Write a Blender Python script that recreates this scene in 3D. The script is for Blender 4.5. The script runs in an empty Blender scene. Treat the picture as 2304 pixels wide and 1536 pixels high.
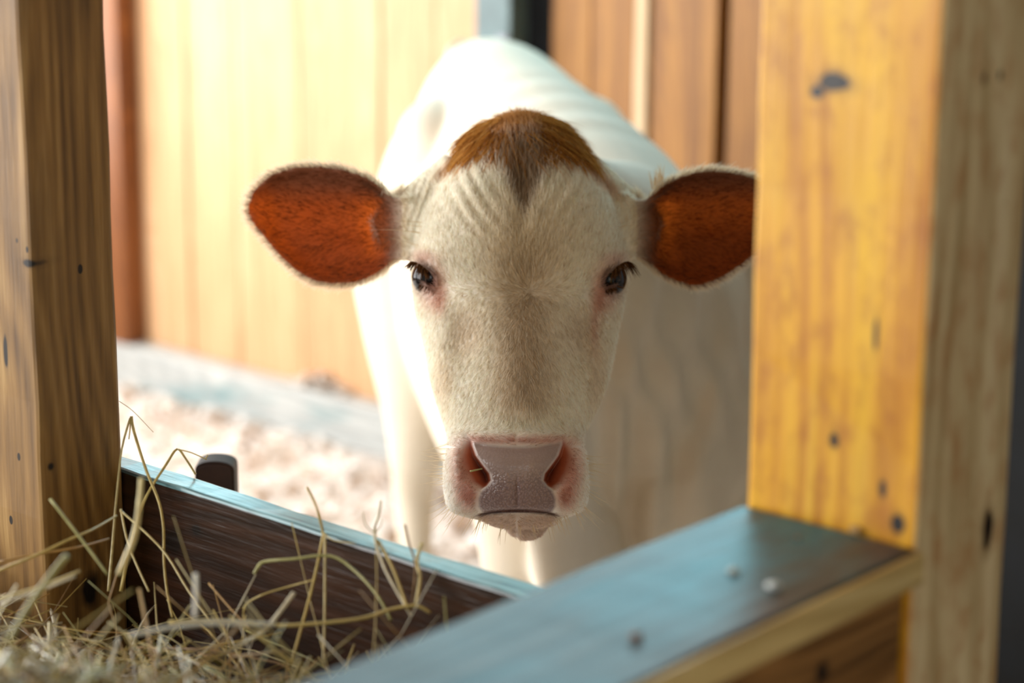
import bpy, bmesh, math, random
import numpy as np
from mathutils import Matrix, Vector

random.seed(7)
rng = np.random.default_rng(7)
SC = bpy.context.scene
COL = SC.collection

# ------------------------------------------------------------------ camera
F_PX, CAM_H = 5000.0, 1.55
_p, _a = math.radians(14.04), math.radians(0.5)
FWD = np.array([0, math.cos(_p), -math.sin(_p)])
_r0 = np.array([1.0, 0, 0]); _u0 = np.cross(_r0, FWD)
RGT = math.cos(_a) * _r0 + math.sin(_a) * _u0
UPV = math.cos(_a) * _u0 - math.sin(_a) * _r0
CAMP = np.array([0, 0, CAM_H])
cam_d = bpy.data.cameras.new('camera')
cam = bpy.data.objects.new('camera', cam_d)
COL.objects.link(cam)
cam.matrix_world = Matrix(((RGT[0], UPV[0], -FWD[0], 0), (RGT[1], UPV[1], -FWD[1], 0), (RGT[2], UPV[2], -FWD[2], CAM_H), (0, 0, 0, 1)))
cam_d.sensor_width = 36
cam_d.lens = F_PX / 2304 * 36
cam_d.clip_start = 0.05
cam_d.dof.use_dof = True
cam_d.dof.focus_distance = 2.10
cam_d.dof.aperture_fstop = 3.1
SC.camera = cam
SC.cycles.max_bounces = 6
SC.cycles.diffuse_bounces = 4
SC.cycles.glossy_bounces = 2
SC.cycles.transmission_bounces = 4

# ------------------------------------------------------------------ world and light
SC.view_settings.view_transform = 'Standard'
SC.view_settings.look = 'None'
SC.view_settings.gamma = 1
SC.view_settings.use_curve_mapping = False
SC.view_settings.exposure = 0.35
world = bpy.data.worlds.new('sky')
SC.world = world
world.use_nodes = True
_bg = world.node_tree.nodes['Background']
_bg.inputs[0].default_value = (0.80, 0.90, 1.0, 1)
_bg.inputs[1].default_value = 0.36

# barn frame: U runs along the stall front, W away from the camera
TH = math.radians(41)
U = np.array([math.cos(TH), -math.sin(TH), 0])
W = np.array([math.sin(TH), math.cos(TH), 0])
ORG = np.array([-0.37, 2.0, 0])
def T(s, w, z): return ORG + s * U + w * W + np.array([0, 0, z])

def area(name, loc, target, sx, sy, power, color):
    l = bpy.data.lights.new(name, 'AREA'); l.shape = 'RECTANGLE'; l.size = sx; l.size_y = sy
    l.energy = power; l.color = color
    o = bpy.data.objects.new(name, l); COL.objects.link(o)
    o.location = Vector(loc)
    o.rotation_euler = (Vector(target) - Vector(loc)).to_track_quat('-Z', 'Y').to_euler()
    return o
# daylight through the open left side of the barn and over the low back wall
area('daylight_left_opening', T(-3.35, 0.3, 1.5), T(0, 0.3, 1.25), 4.2, 1.9, 160, (1.0, 0.985, 0.96))
area('daylight_back_opening', T(-1.9, 2.75, 2.3), T(-1.7, 0, 1.6), 2.8, 1.2, 54, (0.50, 0.90, 1.0))
area('added_front_fill', T(-2.3, -3.4, 1.7), T(-1.0, 0, 1.1), 2.6, 2.2, 135, (1.0, 0.985, 0.96))  # added fill lamp for the face from the front left, no source seen

area('added_aisle_fill', T(3.08, -1.6, 1.8), T(0.8, -0.1, 1.2), 1.4, 1.0, 13, (1.0, 0.96, 0.9))  # weak added fill for the tan post face; the wall has no window

# ------------------------------------------------------------------ helpers
def ray(px, py): return FWD + (px - 1152) / F_PX * RGT - (py - 768) / F_PX * UPV
def at(px, py, zc): return CAMP + zc * ray(px, py)
def atv(px, py, zc):
    px, py, zc = [np.asarray(v, float)[..., None] for v in np.broadcast_arrays(px, py, zc)]
    return CAMP + zc * (FWD + (px - 1152) / F_PX * RGT - (py - 768) / F_PX * UPV)
def proj(P):
    q = P - CAMP; z = q @ FWD
    return 1152 + F_PX * (q @ RGT) / z, 768 - F_PX * (q @ UPV) / z, z
def onplane_w(px, py, w):
    d = ray(px, py); n = W; t = (w - (CAMP - ORG) @ n) / (d @ n); return CAMP + t * d
def s_of(q): return float((q - ORG) @ U)
def srgb(r, g, b):
    f = lambda c: (c / 255 / 12.92) if c / 255 <= 0.04045 else ((c / 255 + 0.055) / 1.055) ** 2.4
    return (f(r), f(g), f(b), 1.0)
def srgba(c): return np.array([srgb(*x)[:3] for x in c])
def smooth(e0, e1, x):
    t = np.clip((x - e0) / (e1 - e0), 0, 1); return t * t * (3 - 2 * t)

def link(name, data, parent=None, mat=None, label=None, cat=None, group=None, kind=None):
    o = bpy.data.objects.new(name, data); COL.objects.link(o)
    if parent is not None: o.parent = parent
    if mat is not None and data is not None and len(data.materials) == 0: data.materials.append(mat)
    for k, v in (('label', label), ('category', cat), ('group', group), ('kind', kind)):
        if v: o[k] = v
    return o
def mesh_np(name, V, Fc, smooth_sh=True):
    me = bpy.data.meshes.new(name); me.from_pydata([tuple(v) for v in V], [], [tuple(f) for f in Fc]); me.update()
    if smooth_sh: me.polygons.foreach_set('use_smooth', [True] * len(me.polygons))
    return me
def box_mesh(name, sx, sy, sz, bevel=0.004, seg=2, wob=0.0, cuts=0, seed=0):
    """a timber: origin at the centre, edges eased, optional waney wobble"""
    bm = bmesh.new(); bmesh.ops.create_cube(bm, size=1)
    for v in bm.verts: v.co = Vector((v.co.x * sx, v.co.y * sy, v.co.z * sz))
    if cuts:
        L = max(sx, sy, sz); ax = (sx, sy, sz).index(L)
        es = [e for e in bm.edges if abs((e.verts[0].co - e.verts[1].co)[ax]) > L * 0.9]
        bmesh.ops.subdivide_edges(bm, edges=es, cuts=cuts)
        rr = random.Random(seed)
        ph = [rr.uniform(0, 6) for _ in range(6)]
        for v in bm.verts:
            t = v.co[ax]
            for k in range(3):
                if k != ax:
                    sgn = 1 if v.co[k] > 0 else -1
                    v.co[k] += wob * (math.sin(t * 9 + ph[k] + sgn) * 0.6 + math.sin(t * 31 + ph[k + 3]) * 0.3 + rr.uniform(-.5, .5))
    if bevel: 
        es = [e for e in bm.edges if e.calc_face_angle(0) > 0.6]
        bmesh.ops.bevel(bm, geom=es, offset=bevel, segments=seg, affect='EDGES', profile=0.5)
    me = bpy.data.meshes.new(name); bm.to_mesh(me); bm.free()
    me.polygons.foreach_set('use_smooth', [False] * len(me.polygons))
    return me
def barn_box(name, s0, s1, w0, w1, z0, z1, mat, parent=None, bevel=0.004, wob=0, cuts=0, seed=0, **kw):
    me = box_mesh(name, s1 - s0, w1 - w0, z1 - z0, bevel, 2, wob, cuts, seed)
    o = link(name, me, parent, mat, **kw)
    o.location = T((s0 + s1) / 2, (w0 + w1) / 2, (z0 + z1) / 2)
    o.rotation_euler = (0, 0, -TH)
    return o

# ------------------------------------------------------------------ materials
class NT:
    def __init__(self, name):
        self.m = bpy.data.materials.new(name); self.m.use_nodes = True
        self.t = self.m.node_tree; self.b = self.t.nodes['Principled BSDF']; self.out = self.t.nodes['Material Output']
    def n(self, typ, **kw):
        x = self.t.nodes.new(typ)
        for k, v in kw.items(): setattr(x, k, v)
        return x
    def l(self, a, b): self.t.links.new(a, b)
    def val(self, op, a, b=None, c=None, clamp=False):
        x = self.n('ShaderNodeMath', operation=op, use_clamp=clamp)
        for i, v in enumerate((a, b, c)):
            if v is None: continue
            if isinstance(v, (int, float)): x.inputs[i].default_value = v
            else: self.l(v, x.inputs[i])
        return x.outputs[0]
    def mix(self, fac, a, b, mode='MIX'):
        x = self.n('ShaderNodeMix', data_type='RGBA', blend_type=mode)
        for i, v in ((0, fac), (6, a), (7, b)):
            if isinstance(v, (int, float)): x.inputs[i].default_value = v
            elif isinstance(v, tuple): x.inputs[i].default_value = v
            else: self.l(v, x.inputs[i])
        return x.outputs[2]
    def noise(self, vec, scale, detail=4, rough=0.55, dist=0):
        x = self.n('ShaderNodeTexNoise'); x.inputs['Scale'].default_value = scale
        x.inputs['Detail'].default_value = detail; x.inputs['Roughness'].default_value = rough; x.inputs['Distortion'].default_value = dist
        self.l(vec, x.inputs['Vector']); return x.outputs['Fac']
    def ramp(self, fac, stops):
        x = self.n('ShaderNodeValToRGB'); e = x.color_ramp.elements
        while len(e) < len(stops): e.new(0.5)
        for i, (p, c) in enumerate(stops): e[i].position = p; e[i].color = c
        self.l(fac, x.inputs[0]); return x.outputs[0]
    def mapping(self, vec, loc=(0, 0, 0), scale=(1, 1, 1), rot=(0, 0, 0)):
        x = self.n('ShaderNodeMapping'); x.inputs[1].default_value = loc; x.inputs[2].default_value = rot; x.inputs[3].default_value = scale
        self.l(vec, x.inputs[0]); return x.outputs[0]
    def bump(self, h, strength, dist):
        x = self.n('ShaderNodeBump'); x.inputs['Strength'].default_value = strength; x.inputs['Distance'].default_value = dist
        self.l(h, x.inputs['Height']); self.l(x.outputs[0], self.b.inputs['Normal'])

def wood(name, dark, mid, light, axis='Z', rough=0.5, knots=(), seed=0.0, ring=34, grime=0.35, grimecol=(40, 25, 14), vary=False, coat=0.0,
         patch=None, streak=70.0, spots=0, ringfac=0.5, face2=None, mottle=None, top=None, spec=None):
    """timber with the grain along one local axis; knots = (x,y,z, rx,ry,rz) in object space"""
    k = NT(name)
    tc = k.n('ShaderNodeTexCoord').outputs['Object']
    if vary:
        oi = k.n('ShaderNodeObjectInfo').outputs['Random']
        add = k.n('ShaderNodeVectorMath', operation='ADD'); k.l(tc, add.inputs[0])
        cb = k.n('ShaderNodeCombineXYZ')
        for i in range(3): k.l(k.val('MULTIPLY', oi, (37.0, 91.0, 53.0)[i]), cb.inputs[i])
        k.l(cb.outputs[0], add.inputs[1]); tcs = add.outputs[0]
    else:
        tcs = k.mapping(tc, loc=(seed, seed * 1.7, seed * 0.6))
    al = {'X': (0.05, 1, 1), 'Y': (1, 0.05, 1), 'Z': (1, 1, 0.05)}[axis]
    st = k.mapping(tcs, scale=al)
    # broad warp so that growth lines wander and swirl about knots
    warp = k.noise(k.mapping(tcs, scale=tuple(0.25 if a < 1 else 1 for a in al)), 7, 1)
    fine = k.noise(st, streak * 3, 3, 0.65)
    med = k.noise(st, streak * 0.5, 2, 0.6, 0.6)
    wav = k.n('ShaderNodeTexWave', wave_type='BANDS', bands_direction={'X': 'DIAGONAL', 'Y': 'DIAGONAL', 'Z': 'DIAGONAL'}[axis])
    wav.inputs['Scale'].default_value = ring; wav.inputs['Distortion'].default_value = 5; wav.inputs['Detail'].default_value = 2
    wav.inputs['Detail Scale'].default_value = 0.8
    wv = k.n('ShaderNodeVectorMath', operation='ADD'); k.l(st, wv.inputs[0])
    wc = k.n('ShaderNodeCombineXYZ'); k.l(k.val('MULTIPLY', warp, 0.12), wc.inputs[0]); k.l(k.val('MULTIPLY', warp, 0.1), wc.inputs[1]); k.l(wc.outputs[0], wv.inputs[1])
    k.l(wv.outputs[0], wav.inputs['Vector'])
    f = k.val('ADD', k.val('MULTIPLY', med, 0.55), k.val('MULTIPLY', fine, 0.45))
    f = k.val('ADD', k.val('MULTIPLY', f, 1 - 0.45 * ringfac), k.val('MULTIPLY', wav.outputs['Fac'], 0.3 * ringfac))
    col = k.ramp(f, [(0.30, srgb(*dark)), (0.52, srgb(*mid)), (0.72, srgb(*light))])
    if patch:      # broad colour patches: (colour, threshold, scale)
        pc, th, ps = patch
        pn = k.noise(k.mapping(tcs, scale=tuple(0.3 if a < 1 else 1 for a in al)), ps, 3, 0.6)
        pf = k.val('MULTIPLY', k.val('SUBTRACT', pn, th), 6, clamp=True)
        col = k.mix(pf, col, srgb(*pc))
    if face2:      # one face takes a paler tan ramp
        sx = k.n('ShaderNodeSeparateXYZ'); k.l(tc, sx.inputs[0])
        col = k.mix(k.val('GREATER_THAN', sx.outputs[0], face2), col, k.ramp(f, [(0.30, srgb(186, 156, 108)), (0.52, srgb(228, 202, 154)), (0.72, srgb(242, 222, 182))]))
    if top:        # sky reflection on the upper edge, put into the colour as pale streaks
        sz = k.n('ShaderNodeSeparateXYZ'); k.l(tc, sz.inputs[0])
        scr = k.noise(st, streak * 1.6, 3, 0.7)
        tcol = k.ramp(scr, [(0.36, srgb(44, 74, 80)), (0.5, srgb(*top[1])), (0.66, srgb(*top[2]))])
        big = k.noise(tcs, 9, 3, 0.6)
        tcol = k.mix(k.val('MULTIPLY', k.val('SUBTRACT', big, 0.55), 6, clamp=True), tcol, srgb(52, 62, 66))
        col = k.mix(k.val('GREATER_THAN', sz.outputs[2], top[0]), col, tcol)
    if spec is not None: k.b.inputs['Specular IOR Level'].default_value = spec
    if mottle:
        mn = k.noise(k.mapping(tcs, scale=tuple(0.5 if a < 1 else 1 for a in al)), 60, 3, 0.6)
        col = k.mix(k.val('MULTIPLY', k.val('MULTIPLY', k.val('SUBTRACT', mn, 0.48), 5, clamp=True), mottle[0]), col, srgb(*mottle[1]))
    if grime:
        g = k.noise(k.mapping(tcs, scale=tuple(0.35 if a < 1 else 1 for a in al)), 11, 3, 0.65)
        gf = k.val('MULTIPLY', k.val('SUBTRACT', g, 0.52), 4.5, clamp=True)
        col = k.mix(k.val('MULTIPLY', gf, grime), col, srgb(*grimecol))
    if spots:
        v = k.n('ShaderNodeTexVoronoi'); v.inputs['Scale'].default_value = spots
        k.l(k.mapping(tcs, scale=tuple(0.6 if a < 1 else 1 for a in al)), v.inputs['Vector'])
        col = k.mix(k.val('LESS_THAN', v.outputs['Distance'], 0.07), col, srgb(30, 18, 10))
    wob = k.noise(tc, 60, 1) if knots else None
    for (x, y, z, rx, ry, rz, strength) in knots:
        kv = k.mapping(tc, loc=(-x / rx, -y / ry, -z / rz), scale=(1 / rx, 1 / ry, 1 / rz))
        ln = k.n('ShaderNodeVectorMath', operation='LENGTH'); k.l(kv, ln.inputs[0])
        d = k.val('ADD', ln.outputs['Value'], k.val('MULTIPLY', k.val('SUBTRACT', wob, 0.5), 0.9))
        halo = k.val('MULTIPLY', k.val('SUBTRACT', 1.9, d), 0.5 * strength, clamp=True)
        col = k.mix(halo, col, srgb(*[int(c * 0.62) for c in dark]))
        core = k.val('MULTIPLY', k.val('SUBTRACT', 1.05, d), 5 * strength, clamp=True)
        col = k.mix(core, col, srgb(26, 17, 12))
    k.l(col, k.b.inputs['Base Color'])
    k.b.inputs['Roughness'].default_value = rough
    if coat: k.b.inputs['Coat Weight'].default_value = coat; k.b.inputs['Coat Roughness'].default_value = 0.22
    if not vary: k.bump(fine, 0.3, 0.003)
    return k.m

def flat(name, c, rough=0.6, metal=0.0, var=0.25, scale=20, c2=None):
    k = NT(name); tc = k.n('ShaderNodeTexCoord').outputs['Object']
    n = k.noise(tc, scale, 3, 0.6)
    c2 = c2 or tuple(int(x * (1 - var)) for x in c)
    k.l(k.ramp(n, [(0.35, srgb(*c2)), (0.65, srgb(*c))]), k.b.inputs['Base Color'])
    k.b.inputs['Roughness'].default_value = rough; k.b.inputs['Metallic'].default_value = metal
    return k.m

# ------------------------------------------------------------------ the setting
M_bed = flat('bedding_ground', (244, 240, 236), 0.9, c2=(212, 198, 186), scale=30)
M_lime = flat('whitewashed_wall', (206, 208, 202), 0.85, scale=6)
M_ceil = flat('grey_ceiling_boards', (128, 116, 102), 0.8)
M_darkwall = flat('dark_blue_panel', (10, 16, 22), 0.8, c2=(4, 6, 8))
M_pine = wood('pine_wall_boards', (186, 138, 98), (212, 168, 124), (228, 194, 154), 'Z', 0.6, vary=True, grime=0.12, grimecol=(150, 96, 50), streak=40, ringfac=0.3)
M_pine_dk = wood('brown_gate_boards', (112, 70, 24), (160, 108, 42), (188, 138, 62), 'Z', 0.55, vary=True, grime=0.3, grimecol=(104, 66, 44), streak=40, ringfac=0.3)
M_gap_strip = wood('pale_gap_strip', (200, 168, 126), (226, 196, 156), (240, 218, 186), 'Z', 0.6, grime=0.1)
M_brown = wood('brown_corner_post', (92, 50, 20), (136, 80, 34), (160, 100, 46), 'Z', 0.6, grime=0.2)
M_skirt = wood('weathered_blue_grey_beam', (150, 154, 154), (186, 190, 188), (214, 216, 212), 'X', 0.5, grime=0.1, patch=((58, 128, 138), 0.55, 6))

kind = 'structure'
# floor
fm = mesh_np('floor', [T(-4.2, -3.6, 0), T(3.2, -3.6, 0), T(3.2, 3.2, 0), T(-4.2, 3.2, 0)], [(0, 1, 2, 3)], False)
link('floor', fm, None, M_bed, kind=kind)
barn_box('ceiling', -4.2, 3.2, -3.6, 3.2, 3.05, 3.12, M_ceil, kind=kind, bevel=0)
# low back wall: rails behind, boards in front
WB = 2.40
wall_back = barn_box('wall_back', -3.45, 1.4, WB + 0.045, WB + 0.09, 0.0, 1.52, M_darkwall, kind=kind, bevel=0)
def plank(s0, s1, z0, z1, mat, w0=WB + 0.0, thick=0.04, i=0):
    o = barn_box('plank', s0 + 0.002, s1 - 0.002, w0, w0 + thick, z0, z1, mat, None, bevel=0.003)
    o.parent = wall_back
    o.matrix_parent_inverse = wall_back.matrix_basis.inverted()
    return o
bpy.context.view_layer.update()
edges = [-3.45, -3.28, -3.08, -2.87, -2.69, -2.507, -2.274, -2.003, -1.83, -1.655]
for i in range(len(edges) - 1):
    plank(edges[i], edges[i + 1], 0.10, 1.5, M_pine, WB + random.uniform(-.003, .003))
for a, b in ((-1.492, -1.38), (-1.38, -1.259), (-1.221, -1.05), (-1.026, -0.86), (-0.855, -0.68), (-0.675, -0.5), (-0.49, -0.3), (-0.295, -0.1), (-0.09, 0.1), (0.105, 0.3), (0.305, 0.5), (0.505, 0.7), (0.71, 0.9), (0.905, 1.1), (1.105, 1.4)):
    plank(a, b, 0.03, 1.5, M_pine_dk, WB + random.uniform(-.004, .004))
plank(-1.2575, -1.2225, 0.03, 1.5, M_gap_strip, WB - 0.012)  # pale strip added in place of daylight showing through a gap
barn_box('baseboard_back', -3.45, -1.60, 2.335, 2.398, 0.004, 0.118, M_skirt, kind=kind, bevel=0.006, wob=0.002, cuts=24)
barn_box('corner_post', -2.985, -2.872, 2.33, 2.396, 0.12, 1.5, M_brown, label='brown square post against the pale back wall boards at far left', cat='post', bevel=0.006)
M_steel = flat('teal_grey_steel', (92, 118, 120), 0.35, 0.0, 0.25, 9)
st = link('steel_post', None, None, None, 'teal grey steel gate post standing behind the rump of the cow', 'post')
st.empty_display_size = 0.1
st.location = T(-1.60, 2.36, 0)
st.rotation_euler = (0, 0, -TH)
def child_box(parent, name, c, size, mat, bevel=0.003):
    o = link(name, box_mesh(name, *size, bevel), parent, mat); o.location = c; return o
child_box(st, 'post_tube', (0, 0, 0.76), (0.10, 0.06, 1.5), M_steel)
child_box(st, 'hinge_plate', (0.035, -0.034, 1.0), (0.03, 0.012, 0.06), flat('pale_steel', (150, 150, 158), 0.3, 0.6))
# header above the back opening and its mullions, and the open left side
barn_box('trim_1', -3.45, 1.4, WB + 0.0, WB + 0.1, 2.95, 3.05, M_brown, kind=kind)
barn_box('wall_left', -3.5, -3.42, -3.5, 2.49, 0.0, 0.42, M_pine_dk, kind=kind)
barn_box('trim_2', -3.5, -3.42, -3.5, 2.49, 2.6, 3.05, M_brown, kind=kind)
# the closed sides of the barn behind and beside the camera
barn_box('wall_front', -0.95, 3.2, -3.6, -3.52, 0.0, 3.05, M_lime, kind=kind, bevel=0)
barn_box('wall_aisle', 3.12, 3.2, -3.5, 3.2, 0.0, 3.05, M_lime, kind=kind, bevel=0)
# dark panel to the right of the right-hand post
barn_box('wall_right', 0.74, 2.6, 0.30, 0.34, 0.0, 3.05, M_darkwall, kind=kind)

# ------------------------------------------------------------------ stall timbers
ZF, ZL = 0.938, 1.058
SA, WA = 0.7323, -0.0259
M_post_l = wood('aged_brown_post', (98, 68, 32), (150, 112, 60), (190, 152, 94), 'Z', 0.55, seed=3.1, ring=26, grime=0.55, grimecol=(52, 33, 18), spots=26, streak=60, ringfac=0.45,
                knots=((0.0457, -0.0457, 0.045, .010, .02, .004, .45), (0.0067, -0.0457, -0.04, .003, .02, .016, .6), (0.05, 0.002, -0.267, .02, .016, .020, .3), (0.05, -0.0341, -0.14, .02, .004, .004, .35)))
M_post_r = wood('yellow_varnished_post', (198, 128, 22), (234, 170, 36), (248, 202, 66), 'Z', 0.42, face2=0.0675, seed=5.3, ring=20, grime=0.25, grimecol=(140, 84, 28), streak=34, ringfac=0.5, patch=((246, 192, 30), 0.54, 9), mottle=(0.5, (170, 96, 20)),
                knots=((-0.0094, -0.0625, 0.1625, .013, .02, .006, 1), (-0.023, -0.0625, 0.155, .005, .02, .004, 1), (0.055, -0.0625, -0.1284, .0055, .02, .0065, 1.3),
                       (0.0416, -0.0625, -0.107, .0025, .02, .006, 1), (0.07, 0.0343, -0.1547, .02, .0065, .015, 1.3), (0.07, -0.0074, 0.1676, .02, .002, .003, 1.2), (0.07, 0.0131, 0.1672, .02, .002, .003, 1.2),
                       (0.0311, -0.0625, -0.001, .0018, .02, .012, .8), (0.0014, -0.0625, -0.081, .004, .02, .006, .8)))
M_board = wood('dark_brown_board_sky_sheen', (36, 20, 12), (58, 34, 21), (80, 50, 32), 'X', 0.30, seed=1.3, ring=30, grime=0.5, grimecol=(26, 16, 12), streak=60, coat=0.15, top=(0.1325, (120, 168, 176), (176, 212, 216)),
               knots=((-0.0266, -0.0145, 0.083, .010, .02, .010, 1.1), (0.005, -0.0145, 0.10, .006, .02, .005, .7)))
M_ledge = wood('teal_sheen_ledge_plank', (58, 42, 34), (82, 62, 52), (108, 86, 76), 'Y', 0.42, seed=8.2, ring=22, grime=0.3, grimecol=(40, 28, 20), streak=40, patch=((26, 104, 122), 0.47, 7), mottle=(0.45, (48, 40, 46)), spec=0.38)  # teal patches: blue tints and sky reflection, both put into the colour
M_under = wood('brown_side_board', (104, 68, 30), (150, 104, 54), (180, 132, 76), 'Y', 0.5, seed=2.2, grime=0.4, knots=((0.0125, 0.463, 0.172, .02, .006, .006, 1.1),))

def post(name, s0, s1, w0, w1, z0, z1, mat, label, lean=(0, 0), seed=1):
    o = barn_box(name, s0, s1, w0, w1, z0, z1, mat, bevel=0.004, wob=0.0012, cuts=40, seed=seed, label=label, cat='post')
    o.rotation_euler = (lean[0], lean[1], -TH)
    return o
post('timber_post', -0.055, 0.045, -0.122, -0.0305, 0.0, 2.2, M_post_l, 'aged brown square timber post at the left, hay piled against its foot', seed=3)
post('timber_post', SA, SA + 0.14, WA, WA + 0.125, 0.0, 2.4, M_post_r, 'yellow varnished timber post at the right with black knots, rising from the ledge', seed=5)
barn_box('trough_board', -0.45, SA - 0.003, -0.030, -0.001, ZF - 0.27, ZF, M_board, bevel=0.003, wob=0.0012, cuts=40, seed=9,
         label='dark brown board on edge with sky reflection painted pale blue on top, behind the hay', cat='board')
barn_box('ledge_plank', SA, SA + 0.143, -1.15, WA - 0.002, ZL - 0.022, ZL, M_ledge, bevel=0.004, wob=0.0008, cuts=24, seed=4,
         label='blurred ledge plank with blue patches and painted sky sheen running from yellow post to bottom of picture', cat='plank')
led = bpy.data.objects['ledge_plank']
nos = barn_box('nosing', SA + 0.1432, SA + 0.149, -1.15, WA - 0.003, ZL - 0.0225, ZL - 0.0005, wood('pale_sawn_edge', (176, 142, 84), (214, 182, 118), (232, 206, 148), 'Y', 0.55, seed=4.4, grime=0.2), bevel=0.0015, label='pale sawn front edge')
bpy.context.view_layer.update()
nos.parent = led; nos.matrix_parent_inverse = led.matrix_world.inverted()
barn_box('side_board', SA + 0.11, SA + 0.135, -1.15, WA - 0.004, 0.62, ZL - 0.024, M_under, bevel=0.003,
         label='brown upright board under the nosing of the blurred ledge plank', cat='board')
barn_box('trough_lining', SA - 0.002, SA + 0.02, -1.15, -0.034, 0.64, ZL - 0.024, M_board, bevel=0.002, label='dark board lining the manger under the inner edge of the ledge', cat='board')
barn_box('trough_floor', -0.9, SA - 0.003, -1.15, -0.034, 0.66, 0.70, M_board, bevel=0.002, label='dark board floor of the manger beneath the hay', cat='board')

# rounded dark stake behind the trough board
def stake():
    pts = []
    n = 14; hw = 0.0215
    prof = [(-hw, -0.78)] + [(-hw * math.cos(math.pi * i / n) * (1 if i < n / 2 else 1), 0.012 * math.sin(math.pi * i / n) ** 0.7) for i in range(n + 1)] + [(hw, -0.78)]
    m = len(prof); V = [(x, -0.018, z) for x, z in prof] + [(x, 0.018, z) for x, z in prof]
    Fc = [tuple(range(m)), tuple(range(2 * m - 1, m - 1, -1))] + [(i, m + i, m + (i + 1) % m, (i + 1) % m) for i in range(m)]
    me = mesh_np('dark_stake', V, Fc, False)
    bm = bmesh.new(); bm.from_mesh(me); bmesh.ops.recalc_face_normals(bm, faces=bm.faces); bmesh.ops.bevel(bm, geom=[e for e in bm.edges if e.calc_face_angle(0) > 0.9], offset=0.003, segments=2, affect='EDGES'); bm.to_mesh(me); bm.free()
    o = link('dark_stake', me, None, flat('dark_stake_wood', (58, 38, 28), 0.8), 'dark round-topped wooden stake poking up behind the trough board', 'stake')
    q = at(487, 1052, 2.42); o.location = (q[0], q[1], q[2])
    return o
stake()

# ------------------------------------------------------------------ the cow
HEAD = np.array([  # py, xL, xR, front depth, side depth, back depth, front squareness
    (266, 1155, 1190, 2.350, 2.360, 2.375, 2.0), (270, 1128, 1214, 2.338, 2.362, 2.40, 2.0), (278, 1103, 1237, 2.324, 2.365, 2.42, 2.0), (300, 1070, 1268, 2.302, 2.365, 2.45, 2.0),
    (340, 1046, 1305, 2.284, 2.362, 2.47, 2.1), (380, 1012, 1340, 2.270, 2.355, 2.48, 2.2), (420, 984, 1364, 2.258, 2.345, 2.48, 2.3), (470, 960, 1384, 2.247, 2.335, 2.49, 2.4),
    (510, 948, 1394, 2.239, 2.325, 2.50, 2.5), (560, 939, 1404, 2.229, 2.318, 2.50, 2.5), (595, 929, 1414, 2.222, 2.312, 2.50, 2.4), (630, 929, 1412, 2.215, 2.306, 2.50, 2.2),
    (660, 932, 1406, 2.208, 2.302, 2.50, 2.0), (700, 937, 1398, 2.199, 2.296, 2.49, 1.85), (750, 951, 1387, 2.188, 2.288, 2.46, 1.8), (800, 962, 1378, 2.178, 2.280, 2.42, 1.8),
    (850, 970, 1367, 2.168, 2.270, 2.39, 1.85), (900, 984, 1350, 2.158, 2.258, 2.36, 1.9), (940, 998, 1330, 2.150, 2.245, 2.34, 2.0), (970, 1009, 1313, 2.142, 2.230, 2.33, 2.2),
    (1000, 1009, 1312, 2.136, 2.215, 2.32, 2.6), (1040, 1002, 1320, 2.132, 2.205, 2.31, 3.0), (1080, 1000, 1322, 2.131, 2.200, 2.30, 3.2), (1120, 1004, 1320, 2.133, 2.200, 2.29, 3.0),
    (1140, 1010, 1313, 2.136, 2.200, 2.28, 2.8), (1150, 1022, 1302, 2.139, 2.200, 2.275, 2.6), (1158, 1044, 1280, 2.143, 2.200, 2.27, 2.4), (1166, 1082, 1260, 2.149, 2.200, 2.26, 2.3), (1174, 1098, 1254, 2.154, 2.200, 2.25, 2.4),
    (1180, 1110, 1240, 2.160, 2.200, 2.24, 2.3), (1184, 1124, 1224, 2.170, 2.202, 2.235, 2.2), (1187, 1145, 1202, 2.184, 2.205, 2.23, 2.0)])
def hrow(py):
    return [np.interp(py, HEAD[:, 0], HEAD[:, i]) for i in range(1, 7)]
def loft(rings):
    n = len(rings[0]); V = np.concatenate(rings); Fc = []
    for i in range(len(rings) - 1):
        for j in range(n):
            k = (j + 1) % n; Fc.append((i * n + j, i * n + k, (i + 1) * n + k, (i + 1) * n + j))
    c0 = len(V); V = np.concatenate([V, [rings[0].mean(0)], [rings[-1].mean(0)]])
    for j in range(n):
        k = (j + 1) % n
        Fc.append((c0, k, j)); Fc.append((c0 + 1, (len(rings) - 1) * n + j, (len(rings) - 1) * n + k))
    return V, Fc
def head_piece():
    N = 120; th = np.linspace(0, 2 * np.pi, N, endpoint=False); rings = []
    for py in np.concatenate([np.linspace(266, 300, 12), np.arange(306, 1140, 6.0), np.concatenate([np.arange(1140, 1180, 3.0), np.arange(1180, 1187.5, 1.5)])]):
        xL, xR, Df, Ds, Db, nf = hrow(py)
        c, s = np.cos(th), np.sin(th)
        cx = (xL + xR) / 2; hw = (xR - xL) / 2
        px = cx + hw * np.sign(s) * np.abs(s) ** (2 / np.where(c > 0, nf, 2.0))
        dz = np.sign(c) * np.abs(c) ** (2 / np.where(c > 0, nf, 2.0))
        zc = np.where(dz > 0, Ds - (Ds - Df) * dz, Ds - (Db - Ds) * dz)
        rings.append(atv(px, np.full(N, py), zc))
    return loft(rings)
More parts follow.
